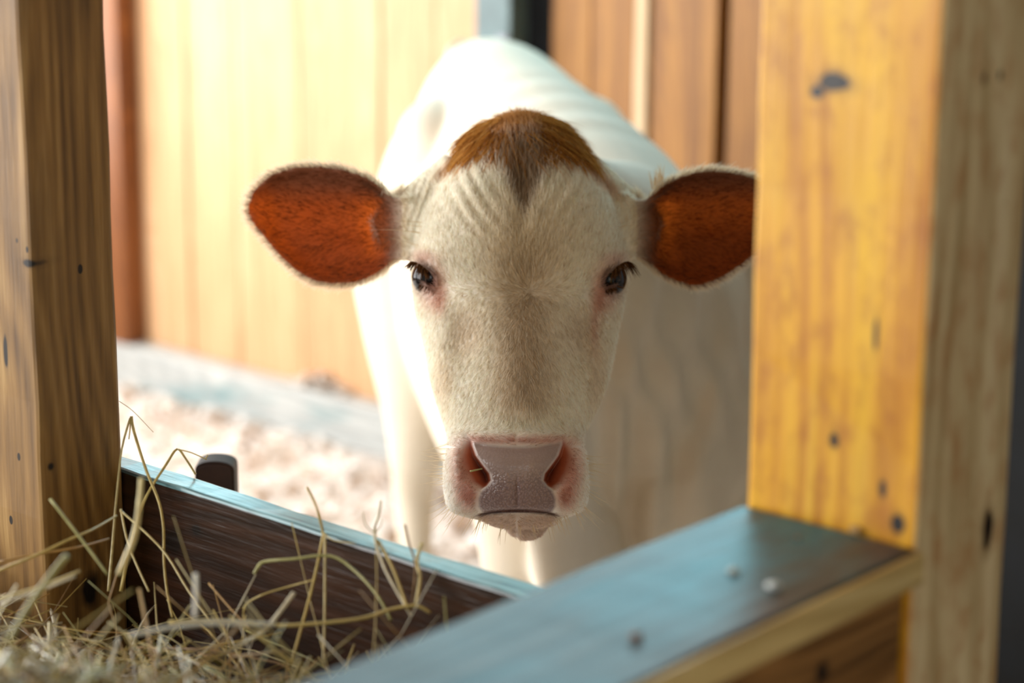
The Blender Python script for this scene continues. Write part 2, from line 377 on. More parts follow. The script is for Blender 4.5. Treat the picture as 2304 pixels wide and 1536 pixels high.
def tube(path, n=32, up=(0, 0, 1)):
    """path rows: x,y,z,a(side),b(up)"""
    P = np.array([p[:3] for p in path], float); rings = []
    th = np.linspace(0, 2 * np.pi, n, endpoint=False)
    for i in range(len(P)):
        t = P[min(i + 1, len(P) - 1)] - P[max(i - 1, 0)]; t /= np.linalg.norm(t)
        u = np.array(up, float); s = np.cross(t, u); s /= np.linalg.norm(s); b = np.cross(s, t)
        a_, b_ = path[i][3], path[i][4]
        rings.append(P[i] + np.outer(np.cos(th) * a_, s) + np.outer(np.sin(th) * b_, b))
    return loft(rings)
def resample(path, k):
    A = np.array(path, float); t = np.arange(len(A)); tt = np.linspace(0, len(A) - 1, (len(A) - 1) * k + 1)
    # Catmull-Rom
    out = []
    for x in tt:
        i = min(int(x), len(A) - 2); f = x - i
        p0, p1, p2, p3 = A[max(i - 1, 0)], A[i], A[i + 1], A[min(i + 2, len(A) - 1)]
        out.append(0.5 * ((2 * p1) + (-p0 + p2) * f + (2 * p0 - 5 * p1 + 4 * p2 - p3) * f * f + (-p0 + 3 * p1 - 3 * p2 + p3) * f ** 3))
    return np.array(out)
def ellipsoid(c, r, heading=0.0, n=24):
    th = np.linspace(0, 2 * np.pi, n, endpoint=False); rings = []
    ca, sa = math.cos(heading), math.sin(heading)
    for ph in np.linspace(-np.pi / 2 + 0.08, np.pi / 2 - 0.08, n):
        x, y, z = np.cos(ph) * np.cos(th) * r[0], np.cos(ph) * np.sin(th) * r[1], np.full(n, np.sin(ph) * r[2])
        rings.append(np.stack([x * ca - y * sa, x * sa + y * ca, z], 1) + np.array(c))
    return loft(rings)

HDG = np.array([0.176, -0.984, 0]); SIDE = np.array([0.984, 0.176, 0])      # cow's forward, and her left seen from us (image right)
def torso():
    # y, top z, bottom z, half width, squareness of the top
    rows = [(4.06, 1.00, 0.82, 0.03), (4.01, 1.06, 0.72, 0.08), (3.93, 1.10, 0.62, 0.13), (3.80, 1.132, 0.56, 0.165), (3.64, 1.142, 0.51, 0.195), (3.45, 1.130, 0.48, 0.203),
            (3.25, 1.120, 0.47, 0.213), (3.08, 1.108, 0.48, 0.220), (2.93, 1.092, 0.51, 0.215), (2.80, 1.070, 0.55, 0.195), (2.70, 1.05, 0.59, 0.155), (2.62, 1.02, 0.64, 0.10), (2.58, 0.96, 0.72, 0.05)]
    A = resample(rows, 4); N = 64; th = np.linspace(0, 2 * np.pi, N, endpoint=False); rings = []
    for y, zt, zb, a in A:
        x = 0.155 + (2.78 - y) * 0.200 + 0.0 * y
        zm = zb + (zt - zb) * 0.46
        c, s = np.cos(th), np.sin(th)
        # sides full, roof-like above with a raised spine
        sx = np.sign(c) * np.abs(c) ** np.where(s > 0, 0.92, 0.85)
        zz = np.where(s > 0, zm + (zt - zm) * np.abs(s) ** 1.35, zm - (zm - zb) * np.abs(s) ** 0.95)
        rings.append(np.array([x, y, 0]) + np.outer(a * sx, SIDE) + np.outer(zz, [0, 0, 1]))
    return loft(rings)
def leg(path): return tube(resample(path, 5), 28, up=(0.05, 1, 0.02))
def ear_piece(left):
    if left:
        upx = [(925, 438), (885, 446), (862, 424), (830, 402), (790, 386), (740, 376), (690, 374), (640, 382), (600, 400), (572, 428), (560, 458), (559, 478)]
        lox = [(930, 590), (903, 582), (878, 592), (845, 616), (800, 634), (752, 638), (706, 630), (664, 606), (624, 568), (592, 530), (568, 500), (559, 478)]
    else:
        upx = [(1405, 430), (1440, 452), (1462, 440), (1492, 418), (1530, 398), (1580, 386), (1630, 386), (1680, 396), (1722, 412), (1752, 436), (1766, 462), (1768, 482)]
        lox = [(1400, 585), (1428, 580), (1452, 588), (1485, 612), (1522, 632), (1566, 641), (1610, 630), (1652, 606), (1694, 574), (1730, 540), (1758, 506), (1768, 482)]
    up_, lo_ = resample(upx, 6), resample(lox, 6)
    m = len(up_); K = 25; base = 2.335
    Fv, Bv = [], []
    for i in range(m):
        f = i / (m - 1)
        for j in range(K):
            t = j / (K - 1); tt = 2 * t - 1
            p = up_[i] * (1 - t) + lo_[i] * t
            wdt = abs(up_[i][1] - lo_[i][1])
            cup = 0.030 * (1 - tt * tt) ** 0.8 * min(1, wdt / 180) * (1.15 - 0.7 * f)
            fold = -0.016 * max(0, -tt) ** 3 * (1 - f) + 0.006 * math.sin(tt * 9 + f * 3) * (1 - f) * 0.3
            zc = base + 0.028 * f + cup + fold
            thk = 0.0085 + 0.010 * max(0, 1 - f * 5)
            Fv.append(at(p[0], p[1], zc)); Bv.append(at(p[0], p[1], zc + thk))
    V = Fv + Bv; n = m * K; Fc = []
    for i in range(m - 1):
        for j in range(K - 1):
            a = i * K + j; Fc.append((a, a + 1, a + K + 1, a + K)); Fc.append((n + a, n + a + K, n + a + K + 1, n + a + 1))
    bnd = [i * K for i in range(m)] + [(m - 1) * K + j for j in range(1, K)] + [i * K + K - 1 for i in range(m - 2, -1, -1)] + [j for j in range(K - 2, 0, -1)]
    for q in range(len(bnd)):
        a, b = bnd[q], bnd[(q + 1) % len(bnd)]; Fc.append((a, a + n, b + n, b))
    return np.array(V), Fc
def xr(y): return 0.155 + (2.78 - y) * 0.200
def cowp(y, side, z):   # a point beside the cow's midline
    return np.array([xr(y), y, 0]) + SIDE * side + np.array([0, 0, z])
def cap(p0, r0, p1, r1, n=10):
    P = [np.array(p0) * (1 - t) + np.array(p1) * t for t in np.linspace(0, 1, n)]
    R = [r0 * (1 - t) + r1 * t for t in np.linspace(0, 1, n)]
    d = (P[-1] - P[0]) / np.linalg.norm(P[-1] - P[0])
    rows = [(*(P[0] - d * r0 * 0.8), r0 * 0.5, r0 * 0.5)] + [(*p, r, r) for p, r in zip(P, R)] + [(*(P[-1] + d * r1 * 0.8), r1 * 0.5, r1 * 0.5)]
    return tube(rows, 24, up=(0.03, 0.2, 1))

pieces = [ellipsoid(at(1184, 1172, 2.235), (0.0215, 0.035, 0.0155)), head_piece(), torso(), ear_piece(True), ear_piece(False)]
# ear roots
pieces.append(cap(at(1030, 480, 2.375), 0.062, at(898, 512, 2.362), 0.0315))
pieces.append(cap(at(1305, 480, 2.375), 0.062, at(1430, 512, 2.362), 0.0315))
# neck: from behind the face back into the shoulders
neck = [(*at(1165, 480, 2.44), .088, .085), (*at(1180, 560, 2.50), .105, .13), (0.07, 2.55, 0.97, .125, .17), (0.115, 2.68, 0.90, .155, .215), (0.135, 2.80, 0.84, .185, .25), (0.14, 2.92, 0.82, .19, .25)]
pieces.append(tube(resample(neck, 6), 40))
# throat, dewlap and brisket
dw = [(*at(1175, 1020, 2.40), .05, .06), (0.045, 2.44, 0.80, .045, .09), (0.062, 2.52, 0.70, .035, .10), (0.085, 2.62, 0.63, .055, .10), (0.11, 2.72, 0.58, .09, .09), (0.13, 2.86, 0.56, .10, .08)]
pieces.append(tube(resample(dw, 6), 32))
# shoulders, hips, flank
pieces.append(ellipsoid(cowp(2.88, 0.150, 0.82), (0.085, 0.16, 0.24)))
pieces.append(ellipsoid(cowp(2.88, -0.150, 0.82), (0.085, 0.16, 0.24)))
for sd in (-1, 1):
    pieces.append(ellipsoid(cowp(3.56, sd * 0.120, 0.995), (0.07, 0.12, 0.07)))
    pieces.append(ellipsoid(cowp(3.74, sd * 0.10, 0.80), (0.105, 0.22, 0.22)))
    pieces.append(leg([(*cowp(3.70, sd * .135, .86), .13, .17), (*cowp(3.62, sd * .14, .66), .095, .15), (*cowp(3.62, sd * .14, .52), .062, .09), (*cowp(3.72, sd * .135, .40), .043, .055), (*cowp(3.74, sd * .135, .33), .036, .045),
                       (*cowp(3.71, sd * .135, .20), .027, .032), (*cowp(3.70, sd * .135, .10), .031, .036), (*cowp(3.68, sd * .135, .05), .036, .045), (*cowp(3.67, sd * .135, .004), .043, .055)]))
    fx = -0.125 if sd < 0 else 0.13
    pieces.append(leg([(*cowp(2.86, fx, .74), .09, .12), (*cowp(2.84, fx, .58), .066, .09), (*cowp(2.83, fx, .46), .05, .06), (*cowp(2.83, fx, .34), .042, .046), (*cowp(2.83, fx, .29), .042, .046),
                       (*cowp(2.83, fx, .19), .028, .03), (*cowp(2.83, fx, .10), .031, .035), (*cowp(2.82, fx, .05), .036, .045), (*cowp(2.81, fx, .004), .042, .055)]))
pieces.append(tube(resample([(*cowp(4.02, 0, 1.08), .03, .03), (*cowp(4.09, 0, 1.02), .024, .024), (*cowp(4.10, 0.01, .80), .016, .016), (*cowp(4.09, 0.02, .55), .014, .014), (*cowp(4.09, 0.02, .42), .030, .030), (*cowp(4.09, 0.02, .32), .012, .012)], 4), 14, up=(0, 1, 0.1)))

Vall, Fall, off = [], [], 0
for V_, F_ in pieces:
    Vall.append(V_); Fall += [tuple(i + off for i in f) for f in F_]; off += len(V_)
src = mesh_np('cow_source', np.concatenate(Vall), Fall)
bm = bmesh.new(); bm.from_mesh(src); bmesh.ops.recalc_face_normals(bm, faces=bm.faces); bm.to_mesh(src); bm.free()
tmp = bpy.data.objects.new('cow_tmp', src); COL.objects.link(tmp)
md = tmp.modifiers.new('r', 'REMESH'); md.mode = 'VOXEL'; md.voxel_size = 0.0036
dg = bpy.context.evaluated_depsgraph_get()
body = bpy.data.meshes.new_from_object(tmp.evaluated_get(dg))
bpy.data.objects.remove(tmp); bpy.data.meshes.remove(src)

def verts(me):
    a = np.empty(len(me.vertices) * 3); me.vertices.foreach_get('co', a); return a.reshape(-1, 3)
def edges_of(me):
    e = np.empty(len(me.edges) * 2, int); me.edges.foreach_get('vertices', e); return e.reshape(-1, 2)
def normals(me):
    a = np.empty(len(me.vertices) * 3); me.vertex_normals.foreach_get('vector', a); return a.reshape(-1, 3)
def setv(me, V): me.vertices.foreach_set('co', V.ravel()); me.update()
def laplace(V, E, it, w=None, lam=0.5):
    n = len(V); deg = np.bincount(E.ravel(), minlength=n).astype(float)[:, None]
    for q in range(it):
        s = np.stack([np.bincount(E[:, 0], V[E[:, 1], k], n) + np.bincount(E[:, 1], V[E[:, 0], k], n) for k in range(3)], 1) / np.maximum(deg, 1)
        l = lam if q % 2 == 0 else -lam * 1.03 if lam > 0.4 and w is None else lam
        V = V + (s - V) * (l if w is None else lam * w[:, None])
    return V
V = verts(body); E = edges_of(body)
px, py, zc = proj(V)
V = laplace(V, E, 8)                                   # Taubin: takes the voxel steps off
seam_e = smooth(835, 850, px) * smooth(915, 900, px) + smooth(1500, 1485, px) * smooth(1422, 1437, px)
seam_e *= (py > 425) * (py < 590) * (zc < 2.45)
seam = np.maximum(smooth(2.30, 2.36, zc) * smooth(40, 10, np.minimum(np.abs(px - 925), np.abs(px - 1412))) * (py < 640), smooth(2.40, 2.5, zc))
seam = np.where((px > 905) & (px < 1430) | (zc > 2.46), seam, 0)
V = laplace(V, E, 14, np.maximum(seam, seam_e * 0.8))
setv(body, V)
# finer skin on the head
px, py, zc = proj(V)
hd = (py > 255) & (py < 1225) & (px > 530) & (px < 1800) & (zc < 2.40) & ((px > 900) & (px < 1440))
bm = bmesh.new(); bm.from_mesh(body); bm.verts.ensure_lookup_table()
es = [e for e in bm.edges if hd[e.verts[0].index] and hd[e.verts[1].index]]
bmesh.ops.subdivide_edges(bm, edges=es, cuts=1, use_grid_fill=True)
bm.to_mesh(body); bm.free()
V = verts(body); px, py, zc = proj(V)
mz = (py > 965) & (py < 1180) & (px > 1015) & (px < 1310) & (zc < 2.19)
mz |= ((np.hypot(px - 962, py - 624) < 48) | (np.hypot(px - 1375, py - 627) < 48)) & (zc < 2.32)
bm = bmesh.new(); bm.from_mesh(body); bm.verts.ensure_lookup_table()
es = [e for e in bm.edges if mz[e.verts[0].index] and mz[e.verts[1].index]]
bmesh.ops.subdivide_edges(bm, edges=es, cuts=1, use_grid_fill=True)
bm.to_mesh(body); bm.free()
V = verts(body); E = edges_of(body); px, py, zc = proj(V)
hd = smooth(900, 925, px) * smooth(1440, 1415, px) * (py < 1225) * smooth(2.45, 2.40, zc)
V = laplace(V, E, 4, hd)
V = laplace(V, E, 14, hd * smooth(1158, 1172, py) * smooth(2.30, 2.26, zc))
setv(body, V)

# ---- sculpting of the face, along the axis from muzzle to poll
px, py, zc = proj(V); NRM = normals(body)
facing = smooth(0.0, 0.35, -(NRM @ FWD)) * (zc < 2.36) * (px > 905) * (px < 1435) * (py > 260) * (py < 1220)
dep = np.zeros(len(V))
g = lambda cx, cy, sx, sy: np.exp(-((px - cx) / sx) ** 2 - ((py - cy) / sy) ** 2)
# brow ridges, hollow before the eyes, crest of the nose
dep += -0.006 * g(955, 588, 34, 20) - 0.006 * g(1386, 590, 34, 20)
dep += 0.010 * g(1035, 760, 40, 90) + 0.010 * g(1312, 765, 40, 90)
dep += 0.008 * g(1000, 655, 26, 30) + 0.008 * g(1342, 658, 26, 30)
dep += -0.006 * g(995, 800, 30, 90) - 0.005 * g(1355, 800, 26, 90)
dep += 0.006 * g(1175, 640, 60, 60) - 0.004 * g(1175, 860, 70, 130)
dep += 0.005 * g(1172, 430, 22, 110)
dep += -0.007 * g(1055, 400, 50, 60) - 0.006 * g(1290, 410, 50, 60)
# forehead skin folds
def folds(x0, y0, ang, wl, amp, sx, sy, ph=0.0, bend=0.0):
    ca, sa = math.cos(ang), math.sin(ang)
    a = (px - x0) * ca + (py - y0) * sa; b = -(px - x0) * sa + (py - y0) * ca
    return amp * np.sin((b + bend * a * a) / wl * 2 * np.pi + ph) * np.exp(-(a / sx) ** 2 - (b / sy) ** 2)
dep += folds(1055, 440, math.radians(60), 30, 0.0022, 80, 52, 0.5, 0.0007)
dep += folds(1300, 430, math.radians(118), 32, 0.0016, 80, 52, 1.0, -0.0007)
dep += folds(960, 455, math.radians(112), 15, 0.0016, 70, 40, 0.2, 0.0006) * smooth(990, 960, px)
dep += folds(1378, 455, math.radians(68), 15, 0.0016, 70, 40, 0.8, -0.0006) * smooth(1355, 1380, px)
# nostrils: deep beside the pad, rising gently outward
def nostril(edge, outer, x):
    ys = py
    xe = np.interp(ys, [e[0] for e in edge], [e[1] for e in edge]); xo = np.interp(ys, [e[0] for e in outer], [e[1] for e in outer])
    t = (xe - x) / (xe - xo)
    prof = np.where(t < 0, 0, smooth(0.0, 0.2, t) * np.clip(1 - np.clip(t, 0, 1), 0, 1) ** 1.5)
    vert = np.interp(ys, [972, 985, 1010, 1040, 1066, 1082, 1094, 1104], [0, .2, .55, .85, 1, .9, .45, 0])
    return prof * vert * ((ys > 972) & (ys < 1104))
EDG = [(980, 1058), (992, 1066), (1002, 1067), (1025, 1075), (1045, 1090), (1065, 1106), (1080, 1109), (1092, 1100), (1102, 1084)]
OUT = [(972, 1040), (990, 1028), (1005, 1021), (1030, 1017), (1060, 1021), (1082, 1036), (1104, 1066)]
mir = lambda L, c: [(y, 2 * c - x) for y, x in L]
nl = nostril(EDG, OUT, px)
pxm = 2 * 1163.5 - px
nr = nostril(EDG, OUT, pxm)
NOS = np.maximum(nl, nr)
dep += 0.036 * NOS
# raised flare round the nostril wing and pad edge
dep += -0.004 * (g(1024, 1035, 14, 45) + g(1303, 1035, 14, 45))
# pad outline (front), its top step, and the philtrum and mouth
half = np.interp(py, [985, 1000, 1025, 1045, 1065, 1080, 1092, 1105, 1120, 1140, 1152], [96, 98, 89, 74, 59, 55, 63, 78, 84, 84, 76])
padm = smooth(6, -4, np.abs(px - 1163.5) - half) * smooth(1000, 1010, py + 0.0011 * (px - 1163) ** 2) * smooth(1156, 1150, py)
dep += -0.0050 * padm * smooth(1008, 1050, py) * np.clip(1.15 - (np.abs(px - 1163.5) / np.maximum(half, 1)) ** 2, 0, 1)
ytop = 1009 - 0.0011 * (px - 1163) ** 2
dep += 0.0026 * np.exp(-((py - ytop) / 8) ** 2) * smooth(100, 80, np.abs(px - 1163))
dep += -0.004 * np.exp(-((py - 982) / 12) ** 2) * smooth(110, 80, np.abs(px - 1163))
dep += 0.002 * np.exp(-((px - 1163) / 3.5) ** 2) * smooth(1070, 1090, py) * smooth(1150, 1140, py)
ym = 1149 + 0.0011 * (px - 1165) ** 2 * np.sign(1)
dep += 0.009 * np.exp(-((py - ym) / 4.0) ** 2) * smooth(105, 75, np.abs(px - 1165))
dep += -0.003 * np.exp(-((py - 1164) / 8) ** 2) * smooth(75, 40, np.abs(px - 1165))
dep += 0.004 * g(1172, 1176, 10, 8)
# eyes: lids, socket
def almond(cx, cy, ang, L, Wd):
    ca, sa = math.cos(ang), math.sin(ang)
    a = (px - cx) * ca + (py - cy) * sa; b = -(px - cx) * sa + (py - cy) * ca
    lim = Wd * np.clip(1 - (a / L) ** 2, 0, 1)
    inside = smooth(2.5, -2.5, np.abs(b) - lim) * (np.abs(a) < L)
    rim = np.exp(-((np.abs(b) - lim - 5) / 5) ** 2) * smooth(L + 12, L - 2, np.abs(a))
    return inside, rim, a, b
eye_def = ((962, 622, math.radians(50), 28, 12.2), (1375, 626, math.radians(131), 26, 11.4))
EYEM = np.zeros(len(V)); RIM = np.zeros(len(V)); eye_c = []
for e in eye_def:
    i_, r_, a_, b_ = almond(*e)
    near = (np.hypot(px - e[0], py - e[1]) < 12) & (zc < 2.33)
    eye_c.append(float(np.median(zc[near])))
    dep += 0.026 * i_ - 0.003 * r_ 
    EYEM = np.maximum(EYEM, i_); RIM = np.maximum(RIM, r_)
V = V + (dep * facing)[:, None] * ((V - CAMP) / zc[:, None])
# fold relief on the neck (hanging skin right of the face)
q = V - CAMP
nk = smooth(2.42, 2.5, zc) * smooth(3.1, 2.85, zc) * smooth(1330, 1400, px) * (py > 560)
stripe = np.sin((px + 0.10 * (py - 800) + 18 * np.sin(py / 130.0)) / 34.0 * 2) + 0.5 * np.sin((px - 0.12 * py) / 13.0 + 2 * np.sin(py / 90))
V = V + NRM * (nk * stripe * 0.006)[:, None]
# ribs and loin dimples
rib = smooth(2.9, 3.05, V[:, 1]) * smooth(3.5, 3.35, V[:, 1]) * smooth(0.6, 0.8, V[:, 2])
V = V + NRM * (rib * np.sin(V[:, 1] * 52 + V[:, 2] * 6) * 0.0018)[:, None]
setv(body, V)
w_s = np.clip(facing * 0.35, 0, 1)
V = laplace(V, E, 1, w_s); setv(body, V)

# ---- colour of coat and skin
NRM = normals(body); px2, py2, zc2 = px, py, zc      # colour follows the unsculpted layout
C = lambda *c: np.array(srgb(*c)[:3])
col = np.tile(C(232, 220, 200), (len(V), 1))
def tint(mask, c):
    global col
    m = np.clip(mask, 0, 1)[:, None]; col = col * (1 - m) + C(*c) * m
face = smooth(905, 930, px) * smooth(1435, 1415, px) * (zc < 2.40) * (py < 1225)
tint(face * 0.75, (246, 241, 229))
# darker fur along forehead centre and crest of the nose
tint(face * 0.55 * np.exp(-((px - 1180) / 62) ** 2) * smooth(500, 620, py) * smooth(960, 880, py), (186, 158, 118))
tint(face * 0.5 * g(1190, 540, 110, 110), (208, 188, 146))
tint(face * 0.6 * g(1192, 657, 9, 14), (130, 98, 64))
tint(face * 0.35 * np.clip(g(1050, 740, 40, 60) + g(1310, 740, 40, 60), 0, 1), (184, 156, 118))
tint(face * 0.30 * np.clip(g(1000, 850, 24, 60) + g(1340, 850, 24, 80), 0, 1), (204, 176, 136))
tint(0.55 * smooth(2.44, 2.52, zc) * smooth(3.2, 2.9, zc) * smooth(1330, 1400, px) * (py > 450), (206, 186, 152))  # shade on the neck right of the face, tinted into the coat
# tan poll and forelock patch
vee = smooth(0, 26, (505 - py) * 0.48 - np.abs(px - 1180) + 6) * smooth(300, 360, py)
tint(face * 0.8 * vee, (134, 100, 60))
poll = smooth(355, 300, py - 0.0 * px + 0.0012 * (px - 1170) ** 2 * 0.9) * (zc < 2.46) * (px > 1000) * (px < 1345) 
edge_r = smooth(26, 4, np.abs(px - (1290 + (py - 330) * 0.82))) * smooth(300, 330, py) * smooth(470, 420, py)
edge_l = smooth(22, 4, np.abs(px - (1050 - (py - 330) * 0.85))) * smooth(300, 330, py) * smooth(430, 390, py)
tint(poll * 0.95 + 0.55 * edge_r * (zc > 2.3) + 0.35 * edge_l * (zc > 2.3), (178, 122, 60))
# pink skin round the eyes, tear tracks
for (ex, ey, sg) in ((963, 622, 1), (1374, 626, -1)):
    tint(face * 0.75 * g(ex + 14 * sg, ey + 22, 26, 40), (206, 150, 132))
    tint(face * 0.55 * g(ex - 10 * sg, ey - 36, 30, 16), (214, 178, 166))
    tint(face * 0.6 * g(ex + 30 * sg, ey + 46, 12, 30), (206, 148, 124))
    tint(face * 0.55 * g(ex - 4 * sg, ey + 28, 22, 12), (120, 74, 52))
tint(face * 0.5 * g(1336, 725, 9, 55), (200, 148, 126))
tint(face * RIM * 0.75, (110, 70, 58))
tint(face * smooth(0.2, 0.7, EYEM), (20, 14, 12))
# muzzle
muz = face * smooth(940, 1000, py)
tint(muz * 0.8, (248, 244, 236))
tint(muz * 0.85 * np.clip(g(1046, 1050, 26, 62) + g(1281, 1050, 26, 62) + 0.8 * g(1060, 1115, 22, 30) + 0.8 * g(1268, 1115, 22, 30), 0, 1), (198, 136, 116))
tint(muz * 0.8 * np.exp(-((py - 990) / 12) ** 2) * smooth(120, 90, np.abs(px - 1163)), (196, 140, 122))
tint(muz * padm * 0.97, (166, 144, 138))
tint(muz * padm * 0.6 * smooth(1060, 1100, py), (146, 122, 122))
tint(muz * smooth(1152, 1158, py) * smooth(95, 70, np.abs(px - 1165)) * 0.7, (206, 180, 162))
tint(muz * smooth(0.05, 0.35, NOS), (172, 92, 62))
tint(muz * smooth(0.40, 0.75, NOS), (112, 50, 34))
tint(muz * 0.8 * np.exp(-((py - ym) / 3.0) ** 2) * smooth(100, 75, np.abs(px - 1165)), (104, 66, 60))
# ears
earm = ((px < 905) & (px > 530) | (px > 1432) & (px < 1800)) & (py > 350) & (py < 670) & (zc < 2.47) & (zc > 2.25)
earf = smooth(0.05, 0.45, -(NRM @ FWD)) * earm
tint(earf * smooth(930, 860, np.where(px < 1100, px, 930 - (px - 1412))) * 0.97, (118, 64, 32))
tint(earf * 0.5 * np.clip(np.exp(-((px - 850) / 50) ** 2 - ((py - 520) / 80) ** 2) + np.exp(-((px - 1478) / 50) ** 2 - ((py - 520) / 80) ** 2), 0, 1), (128, 74, 36))
tint(earf * 0.6 * np.clip(g(700, 468, 50, 12) + g(690, 490, 28, 12) + g(1590, 520, 50, 14) + g(1560, 500, 22, 10), 0, 1), (96, 36, 16))
tr = earm * (0.35 + 0.65 * smooth(395, 470, py)) * np.clip(0.2 + 0.8 * smooth(905, 850, np.where(px < 1100, px, 905 - (px - 1440))), 0, 1)
# hooves
tint(smooth(0.075, 0.055, V[:, 2]), (60, 50, 44))
def vattr(me, name, typ, arr):
    a = me.attributes.new(name, typ, 'POINT')
    if typ == 'FLOAT_COLOR': a.data.foreach_set('color', np.concatenate([arr, np.ones((len(arr), 1))], 1).ravel())
    else: a.data.foreach_set('value', arr.ravel())
vattr(body, 'coat', 'FLOAT_COLOR', col)
vattr(body, 'thin', 'FLOAT', tr)
wet = np.clip(muz * (padm + 0.8 * smooth(0.1, 0.4, NOS)) + face * smooth(0.3, 0.8, RIM) * 0.6 , 0, 1)
vattr(body, 'wet', 'FLOAT', wet)
vattr(body, 'padcell', 'FLOAT', muz * padm * (0.25 + 0.75 * smooth(1040, 1085, py)))
body.polygons.foreach_set('use_smooth', np.ones(len(body.polygons), bool))

k = NT('cow_hide')
a1 = k.n('ShaderNodeAttribute', attribute_name='coat').outputs['Color']
thin = k.n('ShaderNodeAttribute', attribute_name='thin').outputs['Fac']
wetn = k.n('ShaderNodeAttribute', attribute_name='wet').outputs['Fac']
pad = k.n('ShaderNodeAttribute', attribute_name='padcell').outputs['Fac']
tc = k.n('ShaderNodeTexCoord').outputs['Object']
mott = k.noise(tc, 22, 4, 0.6)
cc = k.mix(0.10, a1, k.ramp(mott, [(0.3, srgb(170, 140, 100)), (0.7, srgb(255, 252, 245))]), 'MULTIPLY')
vein = k.noise(tc, 55, 4, 0.7, 1.5)
cc = k.mix(k.val('MULTIPLY', thin, 0.55), cc, k.mix(1.0, cc, k.ramp(vein, [(0.38, (0.35, 0.30, 0.28, 1)), (0.6, (1, 1, 1, 1))]), 'MULTIPLY'))
vor = k.n('ShaderNodeTexVoronoi', feature='SMOOTH_F1'); vor.inputs['Scale'].default_value = 430; vor.inputs['Smoothness'].default_value = 0.25
wv = k.n('ShaderNodeVectorMath', operation='ADD'); k.l(tc, wv.inputs[0])
nz = k.n('ShaderNodeTexNoise'); nz.inputs['Scale'].default_value = 120; k.l(tc, nz.inputs['Vector'])
sc_ = k.n('ShaderNodeVectorMath', operation='SCALE'); sc_.inputs['Scale'].default_value = 0.003; k.l(nz.outputs['Color'], sc_.inputs[0]); k.l(sc_.outputs[0], wv.inputs[1])
k.l(wv.outputs[0], vor.inputs['Vector'])
cell = k.val('SUBTRACT', 1.0, k.val('MULTIPLY', vor.outputs['Distance'], 1.25), clamp=True)
cc = k.mix(k.val('MULTIPLY', pad, 0.4), cc, k.mix(1.0, cc, k.ramp(cell, [(0.25, (0.55, 0.5, 0.5, 1)), (0.6, (1.12, 1.1, 1.1, 1))]), 'MULTIPLY'))
k.l(cc, k.b.inputs['Base Color'])
k.l(k.val('SUBTRACT', 0.75, k.val('MULTIPLY', wetn, 0.52)), k.b.inputs['Roughness'])
k.b.inputs['Subsurface Weight'].default_value = 0.0
hgt = k.val('ADD', k.val('MULTIPLY', k.val('MULTIPLY', cell, pad), 1.0), k.val('MULTIPLY', k.noise(tc, 420, 3), 0.18))
k.bump(hgt, 0.6, 0.0012)
tb = k.n('ShaderNodeBsdfTranslucent')
k.l(k.mix(0.85, cc, (0.95, 0.36, 0.07, 1)), tb.inputs['Color'])
ms = k.n('ShaderNodeMixShader')
k.l(k.val('MULTIPLY', thin, 0.64), ms.inputs[0]); k.l(k.b.outputs[0], ms.inputs[1]); k.l(tb.outputs[0], ms.inputs[2]); k.l(ms.outputs[0], k.out.inputs['Surface'])
M_hide = k.m

body.name = 'cow'
body.materials.clear(); body.materials.append(M_hide)
cow = link('cow', body, None, None, 'cream white cow facing the camera with tan forelock and orange ears, behind the manger', 'cow')

# ---- eyes
def eye_mat():
    k = NT('dark_eye'); tc = k.n('ShaderNodeTexCoord').outputs['Object']
    n = k.noise(tc, 90, 3)
    k.l(k.ramp(n, [(0.3, (0.004, 0.004, 0.006, 1)), (0.8, (0.018, 0.012, 0.010, 1))]), k.b.inputs['Base Color'])
    k.b.inputs['Roughness'].default_value = 0.12; k.b.inputs['Specular IOR Level'].default_value = 0.35
    return k.m
M_eye = eye_mat()
def sphere_mesh(name, r, seg=32):
    bm = bmesh.new(); bmesh.ops.create_uvsphere(bm, u_segments=seg, v_segments=seg // 2, radius=r); me = bpy.data.meshes.new(name); bm.to_mesh(me); bm.free()
    me.polygons.foreach_set('use_smooth', [True] * len(me.polygons)); return me
eme = sphere_mesh('eyeball', 0.0185)
for (e, z, sg) in zip(eye_def, eye_c, (1, -1)):
    o = link('eyeball', eme, cow, M_eye, label='glossy black eye')
    o.location = Vector(at(e[0] + 5 * sg, e[1] + 1, z + 0.0195))

# ------------------------------------------------------------------ hair
def hair_obj(name, P, colr, radii, mat, label, kind='stuff'):
    """P: (n, k, 3) strands"""
    n, kk = P.shape[:2]
    hc = bpy.data.hair_curves.new(name); hc.add_curves([kk] * n)
    hc.attributes['position'].data.foreach_set('vector', P.reshape(-1).astype(np.float32))
    ra = hc.attributes.get('radius') or hc.attributes.new('radius', 'FLOAT', 'POINT')
    ra.data.foreach_set('value', radii.reshape(-1).astype(np.float32))
    ca = hc.attributes.new('tone', 'FLOAT_COLOR', 'CURVE')
    ca.data.foreach_set('color', np.concatenate([colr, np.ones((n, 1))], 1).astype(np.float32).ravel())
    hc.materials.append(mat)
    o = bpy.data.objects.new(name, hc); COL.objects.link(o); o.parent = cow
    o['kind'] = kind
    if label: o['label'] = label
    return o
def hair_mat(name, trans=0.3, rough=0.55):
    k = NT(name)
    a = k.n('ShaderNodeAttribute', attribute_name='tone').outputs['Color']
    df = k.n('ShaderNodeBsdfDiffuse'); k.l(a, df.inputs['Color'])
    t = k.n('ShaderNodeBsdfTranslucent'); k.l(a, t.inputs['Color'])
    m = k.n('ShaderNodeMixShader'); m.inputs[0].default_value = trans
    k.l(df.outputs[0], m.inputs[1]); k.l(t.outputs[0], m.inputs[2]); k.l(m.outputs[0], k.out.inputs['Surface'])
    k.t.nodes.remove(k.b)
    return k.m
M_hair = hair_mat('short_coat_hair', 0.45)

